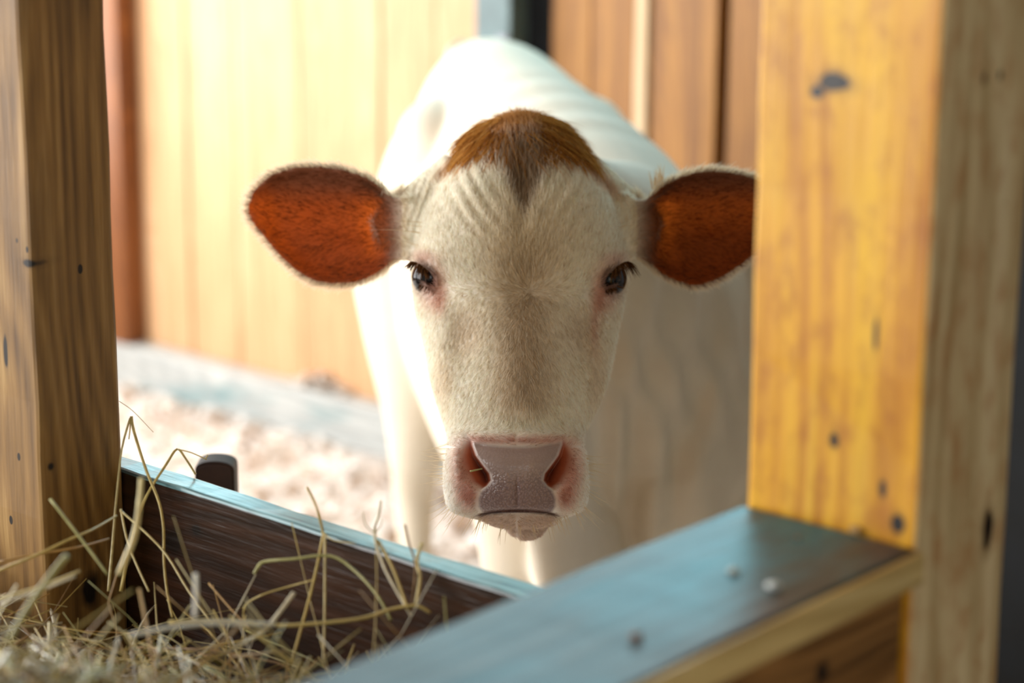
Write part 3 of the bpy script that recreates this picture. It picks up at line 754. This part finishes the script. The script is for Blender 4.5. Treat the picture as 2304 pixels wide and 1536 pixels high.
body.calc_loop_triangles()
tri = np.empty(len(body.loop_triangles) * 3, int); body.loop_triangles.foreach_get('vertices', tri); tri = tri.reshape(-1, 3)
V = verts(body); NRM = normals(body)
PX, PY, ZC = proj(V)
ear_in = np.minimum(np.hypot((PX - 735) / 172, (PY - 506) / 134), np.hypot((PX - 1595) / 172, (PY - 512) / 130))
ear_bas = ((PX > 825) & (PX < 905) | (PX > 1432) & (PX < 1510)) & (PY > 445) & (PY < 578)
ear_rim = earm * (~ear_bas) * (1 - smooth(0.25, 0.6, -(NRM @ FWD))) * ((ear_in > 0.86) | (-(NRM @ FWD) < -0.1))
wts = np.zeros(len(V))
headm = (PX > 880) & (PX < 1460) & (PY > 255) & (PY < 1225) & (ZC < 2.44)
wts[headm] = 1.0
wts *= (1 - np.clip(EYEM * 3, 0, 1)) * (1 - np.clip(NOS * 5 - 0.25, 0, 1)) * (1 - smooth(14, 6, np.abs(px - 1163.5) - half) * smooth(996, 1006, py + 0.0011 * (px - 1163) ** 2) * (py < 1154) * (zc < 2.22))
wts *= smooth(-0.75, -0.1, -(NRM @ FWD)) * 0.9 + 0.1
wts = np.where(earm, 1.0 * ear_rim + 0.22 * earf, wts)
def sample(n, wv):
    A = V[tri]; ar = 0.5 * np.linalg.norm(np.cross(A[:, 1] - A[:, 0], A[:, 2] - A[:, 0]), axis=1)
    p = ar * wv[tri].mean(1); p /= p.sum()
    ti = rng.choice(len(tri), n, p=p); b = rng.dirichlet((1, 1, 1), n)
    f = lambda X: (X[tri[ti]] * (b[:, :, None] if X.ndim == 2 else b)).sum(1)
    nn = f(NRM); nn /= np.linalg.norm(nn, axis=1)[:, None]
    return f(V), nn, f(col), f(earm.astype(float)), f(earf)
NS = 170000
R0, N0, C0, EA, EF = sample(NS, wts)
hx, hy, hz = proj(R0)
# flow of the coat: whorl between the eyes, up to the poll above, down the nose below
dx, dy = (hx - 1192), (hy - 655)
rad = np.hypot(dx, dy) + 1e-3
fx = dx / rad * np.where(hy < 655, 0.55, 0.35) ; fy = np.where(hy < 655, -1.0, 1.0) * smooth(0, 45, np.abs(dy)) + dy / rad * 0.5
mz_ = smooth(930, 1000, hy)
fx = fx * (1 - mz_) + mz_ * np.sign(hx - 1163) * 0.7; fy = fy * (1 - mz_) + mz_ * np.where(hy < 1005, -0.5, 0.75)
lft = hx < 1150
ecx = np.where(lft, 740, 1590); ecy = 505
fx = np.where(EA > 0.5, np.where(lft, -0.9, 0.9) + (hx - ecx) / 300, fx); fy = np.where(EA > 0.5, (hy - ecy) / 110, fy)
D0 = fx[:, None] * RGT - fy[:, None] * UPV + rng.normal(0, 0.22, (NS, 3))
D0 = D0 - N0 * (D0 * N0).sum(1)[:, None]; D0 /= np.linalg.norm(D0, axis=1)[:, None] + 1e-9
ln = np.full(NS, 0.0065)
ln += 0.004 * np.exp(-((hx - 1185) / 60) ** 2) * (hy < 950)
ln += 0.009 * smooth(480, 400, hy) * np.exp(-((hx - 1180) / 75) ** 2)
ln = np.where(hy > 970, 0.0042, ln)
ln = np.where(EA > 0.5, np.where(EF > 0.4, 0.006, 0.010), ln)
ln *= rng.uniform(0.6, 1.3, NS)
lift = np.where(EA > 0.5, 0.75, 0.34) + rng.normal(0, 0.10, NS)
lift = np.where(hy > 970, 0.6, lift)
ts = np.array([0, 0.4, 0.75, 1.0])
curl = rng.normal(0, 0.25, (NS, 3))
Pst = R0[:, None, :] - N0[:, None, :] * 0.0004 + ln[:, None, None] * (ts[None, :, None] * D0[:, None, :] + (lift[:, None] * (ts * (1.25 - 0.45 * ts))[None, :])[:, :, None] * N0[:, None, :] + (ts ** 2)[None, :, None] * curl[:, None, :] * 0.4)
shade = rng.uniform(0.95, 1.3, NS)[:, None]
CT = np.clip(C0 * shade, 0, 1)
dk = (rng.random(NS) < 0.07)[:, None]
CT = np.where(dk, CT * np.array([0.72, 0.62, 0.48]), CT)
CT = np.where((EA > 0.5)[:, None] & (EF < 0.4)[:, None], np.clip(CT * 0.3 + C(244, 230, 206) * 0.7, 0, 1), CT)
rad_ = np.array([1.0, 0.9, 0.65, 0.15])[None, :] * (0.00021 * rng.uniform(0.75, 1.25, NS))[:, None]
hair_obj('coat_hair', Pst, CT, rad_, M_hair, 'short cream hair of the face and ears')

# poll tuft: longer tan hair parted in the middle of the crown
NT_ = 9000
wp = np.where((PY < 345 + 0 * PX) & (PX > 1035) & (PX < 1310) & (ZC < 2.45), 1.0, 0.0)
R1, N1, C1, _, _ = sample(NT_, wp)
hx, hy, hz = proj(R1)
px0, py0 = 1142, 292
dx, dy = hx - px0, hy - py0
fx = dx / 60.0 + 0.15; fy = 0.75 + dy / 60.0
fx = np.clip(fx, -1.4, 1.4)
D1 = fx[:, None] * RGT - fy[:, None] * UPV - 0.35 * FWD + rng.normal(0, 0.22, (NT_, 3))
D1 = D1 - N1 * (D1 * N1).sum(1)[:, None] * 0.8; D1 /= np.linalg.norm(D1, axis=1)[:, None]
L1 = rng.uniform(0.016, 0.042, NT_)
ts = np.array([0, 0.2, 0.4, 0.6, 0.8, 1.0])
Pt = R1[:, None, :] + L1[:, None, None] * (ts[None, :, None] * D1[:, None, :] + (0.42 * ts * (1.3 - ts))[None, :, None] * N1[:, None, :] - (0.25 * ts ** 2)[None, :, None] * UPV + (ts ** 2)[None, :, None] * rng.normal(0, 0.12, (NT_, 1, 3)))
tuft_c = srgba([(196, 138, 66), (164, 108, 50), (218, 168, 98), (134, 86, 40)])[rng.choice(4, NT_, p=[.4, .3, .15, .15])] * rng.uniform(0.85, 1.15, (NT_, 1))
hair_obj('poll_tuft', Pt, tuft_c, np.array([1, 1, .95, .8, .5, .1])[None, :] * (0.00026 * rng.uniform(.7, 1.2, NT_))[:, None], M_hair, 'parted tan hair tuft on the crown')

# eyelashes, whiskers and the tuft behind the right ear, strand by strand in picture layout
def strands(lst, k=6):
    out = []
    for (p0, p1, bend, z0, z1) in lst:
        a = np.array(p0, float); b = np.array(p1, float); m = (a + b) / 2 + np.array(bend)
        row = []
        for t in np.linspace(0, 1, k):
            p = a * (1 - t) ** 2 + 2 * m * t * (1 - t) + b * t * t
            row.append(at(p[0], p[1], z0 * (1 - t) + z1 * t))
        out.append(row)
    return np.array(out)
ll = []
for i in range(90):
    t = random.random(); x = 924 + t * 40; y = 592 + t * t * 22 - 4
    ln_ = random.uniform(18, 44) * (1 - 0.5 * t)
    ang = math.radians(138 - 55 * t + random.uniform(-12, 12))
    ll.append(((x, y), (x + ln_ * math.cos(ang), y + ln_ * math.sin(ang)), (-2, -3), eye_c[0] + 0.004 - 0.010 * t, eye_c[0] - 0.012 - 0.008 * t))
for i in range(90):
    t = random.random(); x = 1414 - t * 36; y = 592 + t * t * 22 - 4
    ln_ = random.uniform(20, 52) * (1 - 0.5 * t)
    ang = math.radians(45 + 50 * t + random.uniform(-12, 12))
    ll.append(((x, y), (x + ln_ * math.cos(ang), y + ln_ * math.sin(ang)), (3, -3), eye_c[1] + 0.004 - 0.010 * t, eye_c[1] - 0.012 - 0.008 * t))
for i in range(60):
    t = random.random(); sgn = random.choice((0, 1))
    if sgn: x, y = 1362 + 30 * t, 650 - 8 * t * t; ang = math.radians(70 - 40 * t + random.uniform(-20, 20))
    else: x, y = 945 + 34 * t, 640 + 12 * t; ang = math.radians(140 - 40 * t + random.uniform(-20, 20))
    ln_ = random.uniform(8, 18)
    z_ = eye_c[sgn]
    ll.append(((x, y), (x + ln_ * math.cos(ang), y + ln_ * math.sin(ang)), (0, 1), z_ - 0.003, z_ - 0.010))
Pl = strands(ll); n = len(Pl)
hair_obj('eyelashes', Pl, srgba([(96, 62, 36), (128, 88, 52), (70, 44, 26)])[rng.choice(3, n)], np.array([1, 1, .9, .7, .45, .1])[None, :] * np.full((n, 1), 0.0004), M_hair, 'brown eyelashes')
wl = []
for (a, b, bd) in (((950, 500), (877, 498), (0, -2)), ((950, 510), (902, 505), (0, 0)), ((948, 525), (848, 517), (0, -6)), ((944, 523), (900, 521), (0, -4)), ((965, 562), (875, 535), (0, -6)),
                   ((1390, 513), (1450, 484), (0, 3)), ((1393, 512), (1425, 505), (0, 0)), ((1396, 540), (1414, 533), (0, 0)), ((1396, 546), (1412, 537), (0, 0))):
    wl.append((a, b, bd, 2.300, 2.295))
for i in range(34):      # left of the muzzle
    y = random.uniform(985, 1145); x = np.interp(y, HEAD[:, 0], HEAD[:, 1]) + random.uniform(2, 14)
    L_ = random.uniform(25, 80); ang = math.radians(np.interp(y, [985, 1060, 1110, 1150], [170, 183, 165, 120]) + random.uniform(-14, 14))
    wl.append(((x, y), (x + L_ * math.cos(ang), y + L_ * math.sin(ang)), (random.uniform(-3, 3), random.uniform(2, 8)), 2.185, 2.19 + random.uniform(-.02, .02)))
for i in range(34):
    y = random.uniform(1020, 1150); x = np.interp(y, HEAD[:, 0], HEAD[:, 2]) - random.uniform(2, 14)
    L_ = random.uniform(25, 75); ang = math.radians(np.interp(y, [1020, 1100, 1150], [5, 25, 60]) + random.uniform(-14, 14))
    wl.append(((x, y), (x + L_ * math.cos(ang), y + L_ * math.sin(ang)), (random.uniform(-3, 3), random.uniform(-6, 2)), 2.185, 2.19 + random.uniform(-.02, .02)))
for i in range(44):      # under the lip
    x = random.uniform(1020, 1300); y = np.interp(x, [1020, 1090, 1165, 1240, 1300], [1146, 1166, 1180, 1172, 1150])
    L_ = random.uniform(18, 58); ang = math.radians(90 + (1165 - x) * 0.25 + random.uniform(-16, 16))
    wl.append(((x, y), (x + L_ * math.cos(ang), y + L_ * math.sin(ang)), (random.uniform(-3, 3), 0), 2.165, 2.165 + random.uniform(-.02, .02)))
Pw = strands(wl); n = len(Pw)
hair_obj('whiskers', Pw, np.tile(C(226, 206, 172), (n, 1)), np.array([1, 1, .9, .7, .5, .15])[None, :] * np.full((n, 1), 0.0003), M_hair, 'pale whiskers round brow and muzzle')
el = []
for i in range(46):
    x = random.uniform(1466, 1494); y = 424 - (x - 1470) * 0.55 + random.uniform(-2, 6); L_ = random.uniform(20, 52)
    ang = math.radians(-92 + random.uniform(-12, 14))
    el.append(((x, y), (x + L_ * math.cos(ang), y + L_ * math.sin(ang)), (random.uniform(-3, 3), 0), 2.345, 2.35))
Pe = strands(el); n = len(Pe)
hair_obj('ear_tuft', Pe, srgba([(244, 214, 160), (226, 186, 128)])[rng.choice(2, n)], np.array([1, 1, .9, .7, .5, .15])[None, :] * np.full((n, 1), 0.00026), M_hair, 'upright blond hair tuft behind the right ear root')

# ------------------------------------------------------------------ hay
def straw_mat(name, rough=0.45):
    k = NT(name); a = k.n('ShaderNodeAttribute', attribute_name='tone').outputs['Color']
    tc = k.n('ShaderNodeTexCoord').outputs['Object']
    n = k.noise(tc, 160, 1)
    k.l(k.mix(0.5, a, k.mix(1.0, a, k.ramp(n, [(0.3, (0.6, 0.55, 0.45, 1)), (0.7, (1.15, 1.15, 1.15, 1))]), 'MULTIPLY')), k.b.inputs['Base Color'])
    k.b.inputs['Roughness'].default_value = rough; k.b.inputs['Specular IOR Level'].default_value = 0.6
    t = k.n('ShaderNodeBsdfTranslucent'); k.l(a, t.inputs['Color'])
    m = k.n('ShaderNodeMixShader'); m.inputs[0].default_value = 0.2
    k.l(k.b.outputs[0], m.inputs[1]); k.l(t.outputs[0], m.inputs[2]); k.l(m.outputs[0], k.out.inputs['Surface'])
    return k.m
M_hay = straw_mat('dry_hay', 0.32)
HAYC = srgba([(222, 200, 128), (234, 218, 162), (196, 172, 104), (240, 232, 208), (190, 186, 126), (208, 168, 104), (156, 120, 74), (250, 246, 236)])
def tubes_mesh(name, paths, radii, cols, sides=4):
    V, Fc, Cc, off = [], [], [], 0
    th = np.linspace(0, 2 * np.pi, sides, endpoint=False)
    for P, r, c in zip(paths, radii, cols):
        P = np.asarray(P, float); kk = len(P)
        t = np.gradient(P, axis=0); t /= np.linalg.norm(t, axis=1)[:, None] + 1e-9
        a = np.cross(t, [0.31, 0.22, 0.92]); a /= np.linalg.norm(a, axis=1)[:, None] + 1e-9; b = np.cross(t, a)
        rr = r * np.linspace(1.0, 0.75, kk)
        ring = P[:, None, :] + rr[:, None, None] * (np.cos(th)[None, :, None] * a[:, None, :] + np.sin(th)[None, :, None] * b[:, None, :] * 0.8)
        V.append(ring.reshape(-1, 3))
        for i in range(kk - 1):
            for j in range(sides):
                jn = (j + 1) % sides; Fc.append((off + i * sides + j, off + i * sides + jn, off + (i + 1) * sides + jn, off + (i + 1) * sides + j))
        Fc.append(tuple(off + j for j in range(sides - 1, -1, -1))); Fc.append(tuple(off + (kk - 1) * sides + j for j in range(sides)))
        Cc.append(np.tile(c, (kk * sides, 1))); off += kk * sides
    me = mesh_np(name, np.concatenate(V), Fc, True)
    vattr(me, 'tone', 'FLOAT_COLOR', np.concatenate(Cc))
    me.materials.append(M_hay)
    return me
def hay_h(s, w):
    """height of the hay bed in the manger"""
    h = 0.798 + 0.028 * smooth(0.0, 0.33, s) + 0.03 * smooth(0.05, -0.1, s) + 0.13 * np.exp(-((s - 0.44) / .25) ** 2 - ((w + 0.47) / .20) ** 2) + 0.03 * smooth(0.3, -0.1, s)
    return h
paths, radii, cols = [], [], []
for i in range(5200):
    s = random.uniform(-0.75, 0.70); w = random.uniform(-0.95, -0.05)
    if i < 2600: s = random.uniform(-0.35, 0.66); w = random.uniform(-0.62, -0.06)
    L_ = random.uniform(0.06, 0.32); az = random.uniform(0, 2 * math.pi); el_ = random.gauss(0.02, 0.22)
    d = np.array([math.cos(az) * math.cos(el_), math.sin(az) * math.cos(el_), math.sin(el_)])
    z = hay_h(s, w) - random.random() ** 1.6 * 0.07
    c = T(s, w, z); bend = np.array([random.gauss(0, .02), random.gauss(0, .02), random.gauss(-0.005, .02)])
    ts = np.linspace(-.5, .5, 5)
    P = np.array([c + d * L_ * t + bend * (0.25 - t * t) * 4 * L_ * 3 for t in ts])
    # keep inside the manger
    q = P - ORG; ss, ww = q @ U, q @ W
    if ss.max() > 0.72 or ww.max() > -0.034: continue
    if P[:, 2].min() < 0.705: P[:, 2] += 0.705 - P[:, 2].min()
    if ((ss > -0.06) & (ss < 0.05) & (ww > -0.126)).any(): continue
    paths.append(P); radii.append(random.choice((0.0005, 0.0007, 0.001, 0.0014))); cols.append(HAYC[np.random.RandomState(i).choice(8, p=[.2, .18, .14, .12, .1, .1, .08, .08])] * random.uniform(.8, 1.2))
for i in range(150):      # loose stalks leaning up against the dark board
    s = random.gauss(0.47, 0.10); w = random.uniform(-0.2, -0.06); L_ = random.uniform(0.06, 0.2)
    c = T(s, w, hay_h(s, w) - 0.01); az = random.uniform(0, 6.28); el_ = random.uniform(0.05, 0.9)
    d = np.array([math.cos(az) * math.cos(el_), math.sin(az) * math.cos(el_), math.sin(el_)]); kn = np.array([random.gauss(0, .25), random.gauss(0, .25), random.gauss(0, .25)])
    P = np.array([c + d * L_ * t + (kn * L_ * max(0, t - 0.6) if i % 2 else kn * L_ * t * t * .4) for t in np.linspace(0, 1, 6)])
    q = P - ORG
    if (q @ U).max() > 0.72 or (q @ W).max() > -0.034: continue
    paths.append(P); radii.append(random.choice((0.0006, 0.0009, 0.0013))); cols.append(HAYC[random.choice((0, 1, 2, 4, 5, 3))] * random.uniform(.7, 1.05))
link('hay_bed', tubes_mesh('hay_bed', paths, radii, cols), None, None, 'tangled bed of dry hay filling the manger at lower left', 'hay', kind='stuff')
# fine leaf chaff, close and blurred
paths, radii, cols = [], [], []
for i in range(2300):
    s = random.gauss(0.34, 0.18); w = random.gauss(-0.42, 0.11)
    if s > 0.68 or w > -0.1 or w < -1: continue
    L_ = random.uniform(0.015, 0.09); az = random.uniform(0, 2 * math.pi); el_ = random.gauss(0.25, 0.5)
    d = np.array([math.cos(az) * math.cos(el_), math.sin(az) * math.cos(el_), math.sin(el_)])
    c = T(s, w, hay_h(s, w) + random.uniform(-.02, .018))
    P = np.array([c + d * L_ * t + np.array([0, 0, .3 * L_ * (0.25 - t * t)]) for t in (-.5, 0, .5)])
    q = P - ORG
    if (q @ U).max() > 0.72: continue
    paths.append(P); radii.append(random.uniform(0.0008, 0.0028)); cols.append(HAYC[random.choice((0, 1, 1, 0, 4, 5, 6, 7, 3))] * random.uniform(.6, 1.1))
link('hay_chaff', tubes_mesh('hay_chaff', paths, radii, cols, 3), None, None, 'loose heap of short pale hay chaff on top of the hay, nearest the camera', 'hay', kind='stuff')

# single stalks that stand out
def stalk(pts, label, r=0.0013, tone=1, branch=()):
    A = resample([p for p in pts], 4)
    P = [at(*p) for p in A]
    ps, rs = [P], [r]
    for b in branch: ps.append([at(*p) for p in resample(b, 3)]); rs.append(r * 0.55)
    me = tubes_mesh('hay_stalk', ps, rs, [HAYC[tone]] * len(ps), 6)
    o = link('hay_stalk', me, None, None, label, 'hay stalk', 'single hay stalks standing clear of the hay bed')
    return o
z0 = 2.03
stalk([(244, 1330, 1.98), (252, 1240, 1.99), (262, 1120, 2.0), (274, 1010, 2.0), (293, 940, 2.0)], 'tallest upright pale stalk beside the left post edge', 0.0016, 1)
stalk([(296, 936, 2.0), (302, 972, 2.0), (330, 1060, 1.99), (358, 1130, 1.98), (368, 1190, 1.97), (369, 1262, 1.96), (376, 1330, 1.95), (388, 1388, 1.93)], 'long stalk arching down from a broken top in front of the dark board', 0.0017, 0, [[(294, 936, 2.0), (293, 960, 2.0), (290, 988, 2.0)]])
stalk([(272, 1330, 1.96), (300, 1200, 1.98), (330, 1115, 1.99), (372, 1048, 2.0), (398, 1010, 2.01), (418, 1032, 2.01), (440, 1066, 2.02)], 'stalk with a sharp knee above the pale board edge', 0.0016, 0, [[(398, 1010, 2.01), (430, 1018, 2.0), (466, 1034, 2.0)], [(462, 1032, 2.0), (466, 1026, 2.0), (468, 1023, 2.0)]])
stalk([(271, 1148, 1.97), (330, 1200, 1.96), (376, 1250, 1.95), (425, 1330, 1.93), (478, 1404, 1.91)], 'slanting stalk running down right from the left post foot', 0.0014, 1)
stalk([(113, 1122, 1.84), (190, 1222, 1.83), (242, 1292, 1.82)], 'straight stalk leaning across the face of the left post', 0.0016, 4)
stalk([(-5, 1284, 1.80), (90, 1245, 1.82), (150, 1216, 1.84), (210, 1190, 1.87), (262, 1160, 1.92)], 'long stalk crossing the left post foot from lower left to upper right', 0.0015, 0)
stalk([(-5, 1265, 1.82), (80, 1247, 1.84), (170, 1232, 1.86), (245, 1212, 1.90)], 'brownish stalk lying almost level across the left post foot', 0.0013, 5)
stalk([(272, 1145, 1.97), (285, 1210, 1.96), (305, 1265, 1.95), (335, 1330, 1.93)], 'thin stalk falling beside the corner of post and board', 0.0013, 1)
stalk([(318, 1075, 1.72), (312, 1150, 1.72), (300, 1215, 1.71), (268, 1290, 1.68)], 'wide blurred blade standing before the dark board', 0.0030, 1)
stalk([(690, 1095, 1.86), (712, 1140, 1.86), (726, 1195, 1.86), (722, 1230, 1.85), (700, 1330, 1.83), (656, 1490, 1.79)], 'forked-tip stalk leaning on the middle of the dark board', 0.0014, 0, [[(726, 1195, 1.86), (716, 1160, 1.85), (711, 1140, 1.85)], [(726, 1196, 1.86), (750, 1215, 1.85), (800, 1222, 1.84)]])
stalk([(731, 1200, 1.85), (731, 1300, 1.83), (730, 1400, 1.81), (727, 1495, 1.79)], 'plumb straight stalk hanging down the middle of the dark board', 0.0012, 1)
stalk([(572, 1290, 1.84), (580, 1276, 1.84), (596, 1263, 1.84), (660, 1257, 1.83), (744, 1250, 1.83), (800, 1285, 1.82), (850, 1340, 1.80), (880, 1395, 1.79)], 'thick stalk with a level arm bent over at both ends', 0.0019, 4)
stalk([(548, 1402, 1.86), (552, 1362, 1.86), (590, 1338, 1.85), (640, 1322, 1.85), (706, 1304, 1.84)], 'thin bent stalk like a low arch near the board middle', 0.0011, 0)
stalk([(857, 1125, 1.80), (853, 1155, 1.80), (842, 1200, 1.80), (862, 1270, 1.79), (890, 1325, 1.78), (925, 1385, 1.77)], 'pale papery-tipped stalk rising above the right part of the board', 0.0016, 3, [[(842, 1200, 1.80), (822, 1180, 1.80), (817, 1150, 1.80)], [(842, 1200, 1.80), (856, 1185, 1.8), (862, 1165, 1.8)]])
stalk([(850, 1215, 1.80), (880, 1270, 1.79), (900, 1320, 1.78), (918, 1372, 1.77)], 'green-yellow stalk just right of the papery-tipped one', 0.0016, 0)
stalk([(912, 1180, 1.80), (922, 1225, 1.79), (934, 1270, 1.78), (930, 1330, 1.78), (925, 1375, 1.77)], 'thin dark-tipped stalk at the right end of the pale board top', 0.0011, 6)
stalk([(950, 1220, 1.79), (938, 1262, 1.79), (945, 1300, 1.78), (936, 1360, 1.77)], 'short yellow stalk rightmost against the dark board', 0.0019, 1)
stalk([(380, 1400, 1.74), (480, 1396, 1.75), (600, 1404, 1.76), (660, 1406, 1.76), (806, 1392, 1.76), (880, 1370, 1.77), (936, 1362, 1.77), (968, 1378, 1.77)], 'long thick stalk lying level across the right half of the hay', 0.0021, 0)
stalk([(661, 1333, 1.76), (628, 1378, 1.75), (590, 1422, 1.74), (545, 1448, 1.72), (505, 1468, 1.70)], 'curved pale stalk sloping down left in front of the level stalk', 0.0020, 3)
stalk([(295, 1428, 1.58), (380, 1412, 1.59), (480, 1402, 1.60), (620, 1404, 1.62)], 'bleached stalk lying level over the heap of chaff', 0.0020, 7)
stalk([(470, 1312, 1.88), (520, 1370, 1.86), (560, 1412, 1.84)], 'reddish thin stalk slanting down before the dark board', 0.0010, 5)
stalk([(440, 1290, 1.60), (441, 1330, 1.60), (438, 1390, 1.59)], 'short blurred bleached stalk standing upright on the chaff', 0.0022, 7)
stalk([(0, 1345, 1.72), (90, 1320, 1.73), (180, 1284, 1.74)], 'upper of two parallel bright stalks at the left edge', 0.0017, 1)
stalk([(0, 1358, 1.71), (85, 1330, 1.72), (170, 1296, 1.73)], 'lower of two parallel bright stalks at the left edge', 0.0015, 3)
stalk([(150, 1250, 1.60), (110, 1300, 1.58), (60, 1370, 1.55), (20, 1440, 1.52)], 'blurred thick stalk pointing up right at the left edge', 0.0026, 4)
stalk([(268, 902, 2.02), (300, 925, 2.02), (345, 972, 2.02)], 'fine wispy stalk drooping from the left post edge above the board', 0.0005, 3)
stalk([(1058, 1060, 2.125), (1085, 1054, 2.13)], 'bit of green straw stuck in the nostril of the cow', 0.0011, 4)

# crumbs on the ledge
def crumb(px_, py_, r, c, label):
    bm = bmesh.new(); bmesh.ops.create_icosphere(bm, subdivisions=2, radius=r)
    rr = random.Random(int(px_))
    for v in bm.verts: v.co *= rr.uniform(0.75, 1.15); v.co.z *= 0.6
    me = bpy.data.meshes.new('crumb'); bm.to_mesh(me); bm.free()
    o = link('crumb', me, None, flat('crumb_' + str(int(px_)), c, 0.4), label, 'crumb', 'crumbs on the ledge plank')
    d = ray(px_, py_); q = CAMP + d * (ZL - CAM_H) / d[2]
    o.location = (q[0], q[1], ZL + r * 0.5)
crumb(1739, 1324, 0.0048, (226, 230, 226), 'brightest white crumb on the blurred ledge plank')
crumb(1650, 1290, 0.0040, (190, 196, 190), 'dimmer grey-white crumb on the ledge, left of the brightest one')
crumb(1432, 1437, 0.0040, (150, 108, 84), 'reddish brown crumb low on the blue part of the ledge')
crumb(1925, 1200, 0.0048, (196, 160, 110), 'tan crumb on the ledge at the foot of the yellow post')
crumb(1795, 1212, 0.0022, (150, 128, 96), 'small dull crumb on the ledge in the dark corner by the yellow post')

# ------------------------------------------------------------------ bedding of shavings
def shavings(name, n, region, zf, size, label, cat):
    V, Fc, Cc, off = [], [], [], 0
    pal = srgba([(250, 248, 246), (240, 232, 224), (214, 194, 176), (254, 254, 254), (170, 140, 114)])
    for i in range(n):
        s, w = region(); z = zf(s, w)
        L_ = random.uniform(*size); Wd = L_ * random.uniform(.3, .7)
        az = random.uniform(0, 6.28); tl = random.gauss(0, .5); rl = random.gauss(0, .5)
        Mx = Matrix.Rotation(az, 3, 'Z') @ Matrix.Rotation(tl, 3, 'Y') @ Matrix.Rotation(rl, 3, 'X')
        base = Vector(T(s, w, z + L_ * 0.35))
        cu = random.uniform(.1, .5)
        for (x, y, zz) in ((-.5, -.5, 0), (.5, -.5, 0), (-.5, 0, cu * .5), (.5, 0, cu * .5), (-.5, .5, 0), (.5, .5, 0)):
            V.append(base + Mx @ Vector((x * L_, y * Wd, zz * Wd)))
        Fc += [(off, off + 1, off + 3, off + 2), (off + 2, off + 3, off + 5, off + 4)]
        Cc.append(np.tile(pal[random.choice((0, 0, 1, 1, 2, 3, 4))], (6, 1))); off += 6
    me = mesh_np(name, [tuple(v) for v in V], Fc, False)
    vattr(me, 'tone', 'FLOAT_COLOR', np.concatenate(Cc)); me.materials.append(M_hay)
    return link(name, me, None, None, label, cat, kind='stuff')
def reg_floor():
    while True:
        s, w = random.uniform(-3.2, 0.3), random.uniform(0.3, 2.32)
        return s, w
shavings('wood_shavings', 9000, reg_floor, lambda s, w: 0.0, (0.012, 0.045), 'pale wood shavings strewn over the pen floor', 'bedding')
def reg_heap():
    return random.gauss(-2.19, .05), random.gauss(2.372, .010)
shavings('shavings_heap', 160, reg_heap, lambda s, w: 0.118 + max(0, .03 - abs(s + 2.19) * .4) * random.random(), (0.01, 0.03), 'small bright heap of shavings on top of the blue-grey skirting beam', 'bedding')
